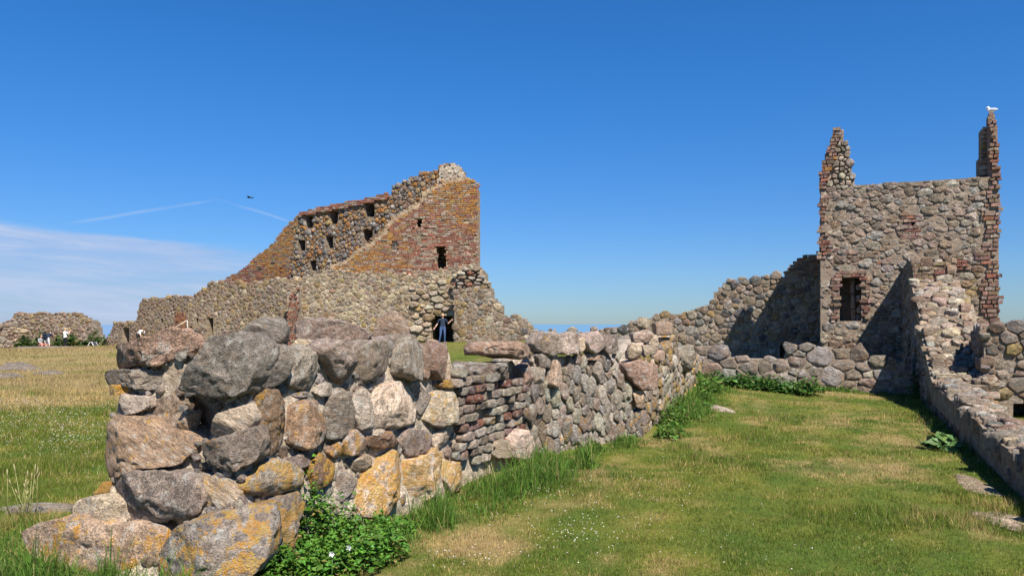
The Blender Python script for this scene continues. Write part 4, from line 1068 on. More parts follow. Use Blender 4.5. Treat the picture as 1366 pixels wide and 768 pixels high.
    f5 = Frame(fr.P(0, 0, -.7), fr.U); pk = f5.poly([(583, 252), (586, 226), (592, 220), (606, 218), (613, 222), (618, 230), (623, 242), (620, 256)])
    slab('wall_peak', root, f5, pk, .7, cell=.14, w0=-.025, col=(.5, .42, .32, .05), rough=.08, seed=567)
    lay_stones(root, f5, rubble(pk, .34, .28, .5, gap=.05, seed=568), {PA: 3, 'orange': 1, G: 1, BR: 1}, .06, D=.3, proud=.12, mat=M_STONE3, level=2, min_px=99, seed=569)
    # long stone wall with two rows of openings, running back to the left
    a = np.array(pd(330, 56.0)); b = np.array(pd(640, 48.3))
    fw = vframe(a, b)
    st = [(383, 385), (388, 330), (394, 290), (400, 288), (520, 264), (521, 254), (524, 249), (532, 246), (546, 238), (560, 232), (578, 228), (588, 222), (596, 219), (600, 226), (600, 385)]
    ho = []
    for (cx, cy, w, h) in [(a, b, c*1.35, d*1.3) for a, b, c, d in [(412, 296, 7, 12), (445, 290, 8, 13), (493, 280, 9, 14), (402, 327, 7, 11), (439, 323, 7, 12), (490, 315.5, 10, 15), (417, 354, 6, 10)]]:
        ho.append([(cx-w/2, cy-h/2), (cx+w/2, cy-h/2), (cx+w/2*.85, cy+h/2), (cx-w/2*.85, cy+h/2)])
    cw = slab('window_wall', root, fw, fw.poly([(278, 392), (283, 380), (298, 373), (316, 364), (327, 357), (340, 343), (352, 335), (366, 322), (374, 310), (387, 296), (400, 285), (520, 262)]+st[5:-1]+[(600, 392)]), 2.2,
              (), [(fw.poly(x), 2.0) for x in ho], .22, -.05, (.27, .21, .15, .05), M_MORTAR3, .05, 570)
    def wm(u, v):
        q = fw.P(u, v); x = CX+FPX*q[0]/q[1]; y = HY-FPX*(q[2]-EYE)/q[1]
        oc = 1.6*np.clip((300-y+(x-400)*-.12)/25, 0, 1)*(x < 520)
        if x > 585: return ({'sand': 4, 'orange': 1, G: 1}, .08)
        return ({G: 1.8, DK: 1.6, BR: 3, 'orange': 1.8+oc, OC: 1+oc*2}, .05)
    cells = rubble(fw.poly(st), .31, .31, .5, (), [fw.poly(x) for x in ho], gap=.02, vary=.5, seed=571)
    lay_stones(cw, fw, cells, None, 0, D=.25, proud=.10, mat=M_STONE3, level=1, far_level=1, min_px=99, seed=572, mixfn=wm)
    lb = [(278, 392), (283, 379), (298, 372), (316, 363), (327, 356), (340, 342), (352, 334), (366, 321), (374, 309), (387, 295), (400, 284), (402, 290), (396, 300), (392, 330), (388, 360), (386, 392)]
    def lm(u, v):
        q = fw.P(u, v); x = CX+FPX*q[0]/q[1]; y = HY-FPX*(q[2]-EYE)/q[1]
        n = vnoise(np.array([[u*.4, v*.4, 2.]]), 8)[0]
        o = float(np.clip((355-y)/25+.35+n*.8, .1, 1))
        return ({'red': 3*(1-o)+.3, 'brown': 1.5, 'orange': 3.4*o, 'ochre': 1.4*o, 'pink': .8*(1-o)}, .04)
    lay_bricks(cw, fw, fw.poly(lb), lm, bl=.36, bh=.125, jt=.026, dep=.16, mat=M_BRICK, seed=580, proud=.03)
    cap = [(398, 289), (400, 283), (430, 276), (470, 268), (500, 262), (519, 257), (520, 264)]
    lay_bricks(cw, fw, fw.poly([(398, 290), (400, 283), (419, 278), (440, 274), (470, 268), (500, 262), (520, 256), (520, 265), (470, 276), (430, 283)]), lambda u, v: ({'red': 4, 'pink': 2}, 0.), bl=.36, bh=.125, jt=.02, dep=.3, mat=M_BRICK, seed=583, proud=.14)
    for x in ():   # brick jambs round the openings
        cx = sum(q[0] for q in x)/4; y0 = x[0][1]; y1 = x[2][1]; w = x[1][0]-x[0][0]
        lay_bricks(cw, fw, fw.poly([(cx-w*.85, y0-3), (cx+w*.85, y0-3), (cx+w*.8, y1+1), (cx-w*.8, y1+1)]), lambda u, v: ({'brown': 2, 'ochre': 2, 'red': 1}, .05), holes=[fw.poly(x)], bl=.28, bh=.125, jt=.02, dep=.15, mat=M_BRICK, seed=590+int(cx), proud=.08)
    # brown brick pilaster where the two lower walls meet
    fp = vframe(pd(381, 46.4), pd(398, 46.4))
    lay_bricks(root, fp, fp.poly([(383, 470), (382, 415), (385, 395), (390, 385), (397, 383), (398, 470)]), lambda u, v: ({'red': 4, 'brown': 2}, .03), bl=.3, bh=.13, jt=.03, dep=.3, mat=M_BRICK, seed=600, bagname='brick_pilaster')
    slab('pilaster_core', root, fp, fp.poly([(384, 470), (384, 397), (396, 386), (397, 470)]), .8, cell=.12, w0=-.12, col=(.4, .33, .26, 0))
great_ruin()

def lowmix(fr, u, v):
    n = vnoise(np.array([[u*.4, v*.6, 5.]]), 14)[0]
    return ({'sand': 1, 'taupe': 4, OC: 1.5+1.5*n, BR: 2.5}, .12)
simple_wall('hall_wall', 'brown fieldstone hall wall with a narrow doorway, left of the great ruin', pd(248, 52.5), pd(384, 48.2),
            [(250, 480), (250, 402), (256, 394), (266, 390), (272, 384), (277, 378), (290, 375), (320, 375), (352, 376), (368, 371), (378, 370), (384, 376), (384, 480)], None, 0, .42, .3, 1.2, seed=620, mat=M_STONE3, mixfn=lowmix, gap=.03, proud=.032, D=.25,
            recess=[([(277, 424), (284, 424), (284, 456), (277, 456)], 1.0), ([(261, 424), (264, 424), (264, 432), (261, 432)], .8), ([(252, 435), (256, 435), (256, 439), (252, 439)], .8)], core=(.36, .28, .185, .08),
            bricks=[([(277, 446), (284, 446), (284, 460), (277, 460)], lambda f, u, v: ({'red': 1}, 0), dict(bl=.3, bh=.12, dep=.2))], cell=.18)
def outmix(fr, u, v): return ({'taupe': 2, BR: 5, OC: 1.5}, .16)
simple_wall('outer_wall', 'crumbling brown outer wall with a bricked-up patch and small square gateway', pd(126, 61.5), pd(264, 53.2),
            [(130, 480), (133, 456), (142, 450), (147, 442), (150, 436), (152, 430), (163, 429), (178, 429), (182, 424), (184, 414), (186, 402), (190, 398), (205, 396), (225, 395), (246, 394), (264, 396), (264, 480)], None, 0, .42, .3, 1.1, seed=640, mat=M_STONE3, mixfn=outmix, gap=.03, proud=.032, D=.25,
            holes=[[(163, 437), (172, 437), (172, 462), (163, 462)]], recess=[([(214, 425), (217, 425), (217, 430), (214, 430)], .6)],
            bricks=[([(233, 417), (249, 416), (250, 440), (234, 441)], lambda f, u, v: ({'red': 3, 'orange': 2}, .02), dict(bl=.34, bh=.13, dep=.14))], core=(.31, .24, .165, .08), cell=.18)
simple_wall('far_wall', 'far ruined wall of brown stones standing behind the visitors', pd(-70, 67), pd(136, 65),
            [(-70, 480), (-70, 446), (-30, 440), (-5, 433), (8, 429), (17, 424), (19, 416), (26, 415), (50, 417), (80, 417), (98, 416), (104, 420), (116, 425), (122, 430), (125, 438), (127, 448), (130, 456), (131, 480)], None, 0, .46, .33, 1.2, seed=660, mat=M_STONE3, mixfn=outmix, gap=.03, proud=.062, D=.25, core=(.36, .29, .22, .1), cell=.2)
simple_wall('rubble_bank', 'slumped pale rubble bank leaning on the far wall', pd(-60, 63.8), pd(36, 64.2),
            [(-60, 480), (-60, 436), (-10, 434), (8, 430), (22, 434), (32, 442), (34, 452), (36, 480)], {'taupe': 3, 'sand': 1.5, BR: 2}, .05, .7, .4, .9, seed=680, mat=M_STONE3, gap=.04, proud=.15, D=.3, cell=.2)

# ------------------------------------------------------------------ loose stones and bedrock in the turf
def flat_rock(name, label, pts, hgt, seed, col=(.34, .30, .265), lich=.03, d=None, group=None, lv=4, cat='rock', nl=.10):
    P = [flat(*p) if d is None else ((p[0]-CX)/FPX*d, d) for p in pts]
    a, c = area_c(P); q = np.array(P)-c
    loc, s = stone_local(ICO[lv][0], q, hgt, seed, 2.2, 4 if nl > .05 else 0, nl, nl*.5)
    if nl < .05: loc[:, 2] += fbm2(loc[:, 0], loc[:, 1], 9, seed, 3)*.012; loc[:, :2] *= (1+.22*fbm2(loc[:, 0], loc[:, 1], 5, seed+3, 3))[:, None]
    z = gz1(*c)
    V = np.stack([c[0]+loc[:, 0], c[1]+loc[:, 1], z+loc[:, 2]*1.0-.25*hgt], 1)
    o = part(name, V, ICO[lv][1], col+(lich,), M_ROCK, None)
    tag(o, label, cat, group); return o
flat_rock('soil_patch', 'long strip of bare pale soil beside the shaded low wall', [(1270, 632), (1292, 630), (1316, 646), (1345, 662), (1375, 676), (1352, 680), (1325, 670), (1298, 658), (1280, 646)], .02, 1, (.40, .30, .20), cat='soil', nl=.01)
flat_rock('soil_patch', 'bare pale soil worn through the turf near the low wall end', [(1290, 680), (1330, 682), (1366, 690), (1400, 702), (1366, 712), (1335, 703), (1308, 692)], .02, 2, (.40, .30, .21), cat='soil', nl=.01)
flat_rock('flat_rock', 'flat pale rock half sunk at the foot of the boulder wall', [(928, 542), (945, 545), (962, 549), (984, 555), (976, 558), (950, 552)], .07, 3, (.42, .35, .27))
flat_rock('flat_rock', 'small grey stone lying at the edge of the wall shadow', [(1240, 588), (1256, 587), (1258, 592), (1243, 592)], .06, 4, (.36, .31, .25), lv=3)
flat_rock('path_slab', 'grey flat path slab in the grass left of the boulder wall', [(-20, 676), (20, 671), (60, 669), (96, 669), (100, 676), (70, 680), (20, 684), (-20, 688)], .04, 5, (.33, .29, .235), cat='slab')
def rock(px, py, d, rx, ry, h, label, seed, col=(.22, .185, .145)):
    x = (px-CX)/FPX*d; z = gz1(x, d); r = random.Random(seed)
    q = [(rx*math.cos(6.283*k/9)*r.uniform(.7, 1.2), ry*math.sin(6.283*k/9)*r.uniform(.7, 1.2)) for k in range(9)]
    loc, s = stone_local(ICO[4][0], q, h, seed, 3.2, 9, .05, .05, r)
    V = np.stack([x+loc[:, 0], d+loc[:, 1], z+loc[:, 2]-.2*h], 1)
    tag(part('rock_outcrop', V, ICO[4][1], col+(.02,), M_ROCK, None), label, 'rock')
rock(18, 487, 32, 1.2, .9, .36, 'grey rock outcrop breaking through the dry meadow grass', 11)
rock(70, 492, 29, .8, .5, .2, 'low rock hump beside the larger outcrop in the dry meadow', 12)
rock(70, 468, 56, 4.0, 2.0, .22, 'long flat whaleback of bedrock in front of the visitors', 13, (.24, .20, .16))
rock(-10, 500, 27, 1.6, 1.0, .2, 'small sunken rock on the near side of the meadow outcrop', 14)
rock(576, 455, 43.5, .35, .3, .5, 'square stone block standing beside the dark doorway', 15, (.36, .26, .19))

# ------------------------------------------------------------------ grass and plants
def blades(name, label, X, Y, H, Wd, C, lean=.35, zoff=-.005, droop=0., cat='grass'):
    n = len(X); Z = gz(X, Y)+zoff
    d = np.hypot(X, Y)
    Z = Z + fbm2(X, Y, 1.3, 3, 2)*.035 + fbm2(X, Y, .2, 8, 2)*.12*sstep(d, 15, 30)
    th = rng.uniform(0, 2*math.pi, n); ln = rng.normal(0, lean, n)*H; la = rng.uniform(0, 2*math.pi, n)
    b = np.stack([X, Y, Z], 1); s = np.stack([np.cos(th)*Wd/2, np.sin(th)*Wd/2, np.zeros(n)], 1)
    tip = b+np.stack([np.cos(la)*ln, np.sin(la)*ln, H], 1)
    if droop:
        mid = b+(tip-b)*.55+np.stack([np.zeros(n), np.zeros(n), H*.12], 1)
        tip = tip+np.stack([np.cos(la)*ln*droop, np.sin(la)*ln*droop, -np.abs(ln)*droop*.7], 1)
        V = np.stack([b-s, b+s, mid+s*.8, mid-s*.8, tip], 1).reshape(-1, 3)
        k = np.arange(n)[:, None]*5
        F = np.concatenate([k+np.array([[0, 1, 2]]), k+np.array([[0, 2, 3]]), k+np.array([[3, 2, 4]])])
        rep = 5
    else:
        V = np.stack([b-s, b+s, tip], 1).reshape(-1, 3); F = np.arange(3*n).reshape(n, 3); rep = 3
    col = np.concatenate([np.repeat(C, rep, 0), np.ones((n*rep, 1))], 1)
    o = link(name, mesh_np(name, V, F, col, False, M_GRASS)); tag(o, label, cat, kind='stuff'); return o
PIERFOOT = [tuple(onL(0)), tuple(onL(19)), tuple(onL(19)+TD*1.2), tuple(onL(0)+TD*1.2)]
SLABS = [[flat(*p) for p in q] for q in ([(1275, 638), (1312, 648), (1350, 674), (1300, 656)], [(1305, 686), (1366, 694), (1366, 710), (1325, 696)], [(930, 543), (984, 555), (950, 552)], [(-20, 678), (96, 669), (98, 677), (-20, 687)])]
def free(X, Y):
    ok = ~inpoly(X, Y, FOOT) & ~inpoly(X, Y, PIERFOOT)
    for s in SLABS:
        m = np.mean(s, 0); ok &= ~inpoly(X, Y, [tuple(m+(np.array(p)-m)*.72) for p in s]) | (rng.random(len(X)) < .12)
    return ok
def polar(n, dlo, dhi, alo, ahi, pw=1.0):
    a = np.radians(rng.uniform(alo, ahi, n)); u = rng.random(n)
    d = dlo*(dhi/dlo)**u if pw == 1 else (dlo**(1-pw)+u*(dhi**(1-pw)-dlo**(1-pw)))**(1/(1-pw))
    return np.sin(a)*d, np.cos(a)*d
def lawn():
    X, Y = polar(90000, 3.2, 24, -40, 42); k = free(X, Y); X, Y = X[k], Y[k]
    TC = np.repeat(turf_colour(X, Y), 7, 0); tall = np.repeat(sstep(fbm2(X, Y, .9, 51, 3), -.1, .5), 7)
    sp = np.repeat(np.hypot(X, Y)*.0045, 7); X = np.repeat(X, 7)+rng.normal(0, 1, len(X)*7)*sp; Y = np.repeat(Y, 7)+rng.normal(0, 1, len(Y)*7)*sp; d = np.hypot(X, Y)
    left = X < -.3*Y
    H = (.011+.019*rng.random(len(X)))*(1+1.5*tall*tall)*np.where(left, 1.7, 1.0)*(1+.03*d); W = .0045*np.maximum(1, d/6.5)*rng.uniform(.7, 1.3, len(X))
    pd_ = np.clip((TC[:, 0]/TC[:, 1]-.82)/.5, 0, 1); st_ = rng.random(len(X)) < pd_*.9
    gr_ = np.stack([.085+.07*rng.random(len(X)), .145+.03*rng.random(len(X)), .016+.01*rng.random(len(X))], 1)
    C = np.where(st_[:, None], np.array([.42, .30, .125]), TC*.55+gr_*.45)*rng.uniform(.6, 1.45, len(X))[:, None]
    sw = rng.random(len(X)) < .10; C[sw] = np.array([.40, .31, .13])*rng.uniform(.7, 1.2, sw.sum())[:, None]
    blades('lawn_grass', 'short mown grass of the courtyard lawn and near meadow', X, Y, H, W, C, .55)
    X, Y = polar(130000, 24, 75, -40, 25, 1.0); d = np.hypot(X, Y)
    left = sstep(-X/Y, .30, .40)
    H = (.04+.12*rng.random(len(X)))*(.35+.65*left); W = .004*d/6.5*rng.uniform(.7, 1.3, len(X))
    C = turf_colour(X, Y)*rng.uniform(.55, 1.5, len(X))[:, None]
    blades('meadow_grass', 'dry straw-coloured meadow grass on the rise before the far walls', X, Y, H, W, C, .4)
lawn()
def along(P, Q, n, spread, bias=0.):
    t = rng.random(n); P = np.array(P); Q = np.array(Q); d = Q-P; nn = np.array([d[1], -d[0]])/np.linalg.norm(d)
    w = bias+np.abs(rng.normal(0, spread, n))
    return P[0]+t*d[0]+nn[0]*w, P[1]+t*d[1]+nn[1]*w, w+.5*spread*(1-sstep(np.minimum(t, 1-t), 0, .2))*3
def wall_grass():
    XS = []; YS = []; HS = []
    for P, Q, n, sp, h in [(PLAN[1]+np.array([.45, .9]), PLAN[2]+np.array([.4, .5]), 6000, .36, .14), (PLAN[2]-np.array([.2, .3]), PLAN[3], 4200, .2, .16), (PLAN[3], PLAN[4], 8000, .34, .26), ((4.7, 19.0), tuple(B1), 3500, .18, .16), (onL(14), onL(4), -3500, .15, .12)]:
        if n < 0: x, y, w = along(Q, P, -n, sp, .05)
        else: x, y, w = along(P, Q, n, sp, .10)
        XS.append(x); YS.append(y); HS.append(h*np.exp(-np.abs(w)/(sp*2.2))*rng.uniform(.4, 1.2, len(x)))
    # foot of the collapsed end
    x, y, w = along((-4.6, 5.9), (-1.6, 4.5), 9000, .22, .0); XS.append(x); YS.append(y); HS.append(.17*rng.uniform(.4, 1.2, len(x)))
    x = rng.uniform(-5.0, -2.6, 9000); y = rng.uniform(3.6, 6.3, 9000); XS.append(x); YS.append(y); HS.append(.13*rng.uniform(.4, 1.2, 9000))
    x = rng.uniform(-1.5, .5, 5000); y = 5.6+(x+1.5)*1.75+rng.normal(0, .22, 5000); x = x+.45; XS.append(x); YS.append(y); HS.append(.20*rng.uniform(.4, 1.2, 5000))
    X = np.concatenate(XS); Y = np.concatenate(YS); H = np.concatenate(HS); d = np.hypot(X, Y)
    H = H*np.clip(.7+1.9*fbm2(X, Y, 2.6, 91, 3), .15, 1.7)*np.exp(rng.normal(0, .3, len(H)))
    C = np.array([.085, .165, .022])*rng.uniform(.55, 1.5, len(X))[:, None]
    k = rng.random(len(X)) < .10; C[k] = np.array([.30, .27, .10])
    blades('tall_grass', 'long green unmown grass growing along the feet of the walls', X, Y, H, .006*np.maximum(1, d/7), C, .5, droop=.6)
wall_grass()

def leaf_set(n, cen, rad, hgt, size, r, col, flat_bias=.6, prof=None):
    """leaves filling a low leafy mound: V, F, C"""
    a = r.uniform(0, 6.283, n); q = np.sqrt(r.random(n)); 
    x = np.cos(a)*q*rad[0]; y = np.sin(a)*q*rad[1]; dome = np.sqrt(np.clip(1-q*q*.92, 0, 1))
    lump = np.clip(1+.95*fbm2(x+cen[0]*3, y+cen[1]*3, 7, 77, 2), .35, 1.7)
    z = hgt*dome*lump*(1-.75*r.random(n)**2.2)
    P = np.stack([cen[0]+x, cen[1]+y, cen[2]+z], 1)
    th = r.uniform(0, 6.283, n); up = np.clip(r.normal(flat_bias, .3, n), .05, .98)
    dirv = np.stack([np.cos(th), np.sin(th), r.uniform(-.5, .35, n)], 1); dirv /= np.linalg.norm(dirv, axis=1, keepdims=True)
    side = np.cross(dirv, np.stack([r.normal(0, .5, n), r.normal(0, .5, n), np.ones(n)], 1)); side /= np.linalg.norm(side, axis=1, keepdims=True)
    nor = np.cross(side, dirv)
    s = size*np.exp(r.normal(0, .42, n))[:, None]
    sh = r.random(n) < .16; P[sh, 2] = cen[2]+(P[sh, 2]-cen[2])*r.uniform(1.1, 1.5, sh.sum())
    base = P-dirv*s*.5; mid = P+nor*s*.06; tip = P+dirv*s*.55-nor*s*.1
    l = P+side*s*.34+nor*s*.14; rr = P-side*s*.34+nor*s*.14
    V = np.stack([base, l, tip, rr, mid], 1).reshape(-1, 3); k = np.arange(n)[:, None]*5
    F = np.concatenate([k+np.array([[0, 4, 1]]), k+np.array([[1, 4, 2]]), k+np.array([[2, 4, 3]]), k+np.array([[3, 4, 0]])])
    c = np.array(col)*r.uniform(.6, 1.5, n)[:, None]*np.stack([r.uniform(.8, 1.25, n), np.ones(n), r.uniform(.7, 1.3, n)], 1)
    dd = r.random(n) < .05; c[dd] = np.array([.26, .21, .07])*r.uniform(.6, 1.2, dd.sum())[:, None]
    C = np.concatenate([np.repeat(c, 5, 0), np.ones((5*n, 1))], 1)
    return V, F, C
def leafy(name, label, cat, x, y, rad, h, n, size, col, seed, group, stems=8):
    r = np.random.default_rng(seed); z = gz1(x, y)
    root = thing(name, label, cat, (x, y, z), group)
    V, F, C = leaf_set(n, (x, y, z), rad, h, size, r, col)
    part('leaves', V, F, C, M_LEAF, root, False, 'stuff')
    b = Bag()
    for i in range(stems):
        a = r.uniform(0, 6.283); q = r.uniform(.1, .7)
        e = np.array([x+math.cos(a)*rad[0]*q, y+math.sin(a)*rad[1]*q, z+h*r.uniform(.6, .95)])
        p0 = np.array([x+math.cos(a)*rad[0]*q*.4, y+math.sin(a)*rad[1]*q*.4, z-.03])
        V, F = tube_np([p0, (p0+e)/2+np.array([0, 0, .03]), e], [.006, .005, .002], 5); b.add(V, F, (.10, .15, .04, 1))
    b.build('stems', M_LEAF, root)
    return root
GRN = (.075, .175, .022)
k = 0
for (px, py, rx, ry, h) in [(402, 735, .30, .26, .52), (378, 752, .22, .2, .28), (440, 742, .32, .28, .42), (478, 738, .28, .26, .32), (424, 712, .2, .2, .56), (505, 745, .25, .22, .22), (455, 762, .32, .25, .28), (400, 772, .3, .25, .25), (520, 712, .22, .22, .20)]:
    x, y = flat(px, py); h *= .74; rx *= .9; leafy('leafy_weed', 'bright green leafy weed crowding the foot of the boulder wall', 'weed', x, y, (rx, ry), h, int(1700*rx*ry/.09), .03, GRN, 700+k, 'leafy weeds at the boulder wall', 7); k += 1
for i in range(11):
    t = i/10; px = 936+t*140; py = 514+t*14
    d = 18.4-1.7*t; x = (px-CX)/FPX*d; y = d-.15
    leafy('nettle_clump', 'dark green nettle clump against the low courtyard wall', 'weed', x, y, (.34, .2), .24+.08*math.sin(i*2.1), 380, .06, (.055, .13, .024), 740+i, 'nettles along the low courtyard wall', 6)
for i in range(8):
    t = i/7.; p = PLAN[3]*(1-t)*.9+PLAN[4]*t+PLAN[3]*.1*(1-t); x, y = p[0]+.35+.1*math.sin(i*3), p[1]-.1
    leafy('tall_weed', 'grassy green weed growing along the receding boulder wall', 'weed', x+.12*math.sin(i*5.1), y, (.2+.1*math.sin(i*2.9), .3), .20+.12*math.sin(i*1.7), 200, .05, (.08, .165, .026), 760+i, 'weeds along the receding boulder wall', 6)
x, y = 8.75, 16.6
w = leafy('flowering_weed', 'tall weed with small white flowers in the shaded wall corner', 'weed', x, y, (.2, .18), .5, 220, .06, (.05, .11, .03), 780, None, 7)
x, y = flat(1262, 600)
leafy('burdock_plant', 'broad pale-leaved plant at the edge of the low wall shadow', 'plant', x-.05, y, (.22, .18), .16, 60, .16, (.11, .2, .07), 781, None, 4)
for i in range(9):
    px = 36+i*15.5+(4 if i % 2 else 0); d = 64.2-.35*i*.5 if px < 130 else 61
    x = (px-CX)/FPX*d
    leafy('grass_tussock', 'green bush of coarse growth at the foot of the far wall', 'bush', x, d-.3, (.8, .5), .9+.3*math.sin(i*2.3), 260, .22, (.05, .10, .02), 790+i, 'bushes below the far wall', 4)
# pale seed-grass tuft at the left
def stalks():
    x0, y0 = flat(34, 690); z = gz1(x0, y0); root = thing('seed_grass', 'tuft of tall pale seeding grass stalks by the path slab', 'grass', (x0, y0, z)); r = random.Random(4)
    for i in range(16):
        a = r.uniform(0, 6.283); L = r.uniform(.25, .48); e = r.uniform(.1, .45)
        p = np.array([x0+r.gauss(0, .06), y0+r.gauss(0, .05), z-.02]); q = p+np.array([math.cos(a)*L*e, math.sin(a)*L*e, L]); m = (p+q)/2+np.array([0, 0, .03])
        V, F = tube_np([p, m, q], [.0035, .003, .002], 5); part('stalk', V, F, (.36, .34, .14, 1), M_GRASS, root)
        V, F = tube_np([q-(q-m)*.3, q, q+(q-m)*.12], [.003, .007, .002], 5); part('seed_head', V, F, (.42, .36, .18, 1), M_GRASS, root)
stalks()
def clover():
    r = rng; n = 2600
    cx = []; cy = []
    def patch(px, py, sx, sy, n):
        a = r.normal(px, sx, n); b = np.clip(r.normal(py, sy, n), 470, 765); d = EYE*FPX/(b-HY); cx.append((a-CX)/FPX*d); cy.append(d)
    patch(760, 660, 90, 30, 160); patch(770, 715, 40, 12, 90); patch(640, 750, 50, 10, 40); patch(690, 640, 25, 14, 110); patch(950, 740, 160, 18, 40); patch(900, 640, 60, 20, 30)
    patch(70, 560, 60, 20, 620); patch(110, 590, 40, 25, 220); patch(30, 530, 40, 8, 160)
    X = np.concatenate(cx); Y = np.concatenate(cy); k = free(X, Y); X, Y = X[k], Y[k]; Z = gz(X, Y)+.035+.03*r.random(len(X)); d = np.hypot(X, Y)
    T, F0 = ICO[1]; n = len(X); s = (.0052*r.uniform(.5, 1.35, n)*np.maximum(1, d/11))
    V = (T[None]*np.array([1, 1, .85])*s[:, None, None]+np.stack([X, Y, Z], 1)[:, None]).reshape(-1, 3)
    F = (F0[None]+np.arange(n)[:, None, None]*len(T)).reshape(-1, 3)
    c = np.array([.62, .58, .48])*r.uniform(.75, 1.1, n)[:, None]; C = np.concatenate([np.repeat(c, len(T), 0), np.ones((n*len(T), 1))], 1)
    o = link('clover_flowers', mesh_np('clover_flowers', V, F, C, True, M_PETAL)); tag(o, 'scattered white clover flowers in the turf', 'flowers', kind='stuff')
clover()
def bramble(px, py, h, label):
    x, y = flat(px, py); z = gz1(x, y)+h; root = thing('white_flower', label, 'flower', (x, y, z)); r = random.Random(int(px))
    for i in range(5):
        a = 6.283*i/5; e = np.array([math.cos(a), -.3, math.sin(a)]); c = np.array([x, y, z])+e*.010
        V = np.array([c-e*.009, c+np.array([math.sin(a), 0, -math.cos(a)]  )*.008, c+e*.011, c-np.array([math.sin(a), 0, -math.cos(a)]  )*.008]); V[:, 1] -= np.array([0, .004, .01, .004])
        part('petal', V, np.array([[0, 1, 2, 3]]), (.8, .8, .76, 1), M_PETAL, root)
    V, F = tube_np([(x, y, z-.25), (x, y, z-.1), (x, y, z)], [.004, .003, .004], 5); part('stem', V, F, (.1, .2, .05, 1), M_LEAF, root)
bramble(443, 790, .24, 'large white flower among the leafy weeds'); bramble(466, 770, .20, 'small white flower tucked into the leafy weeds')
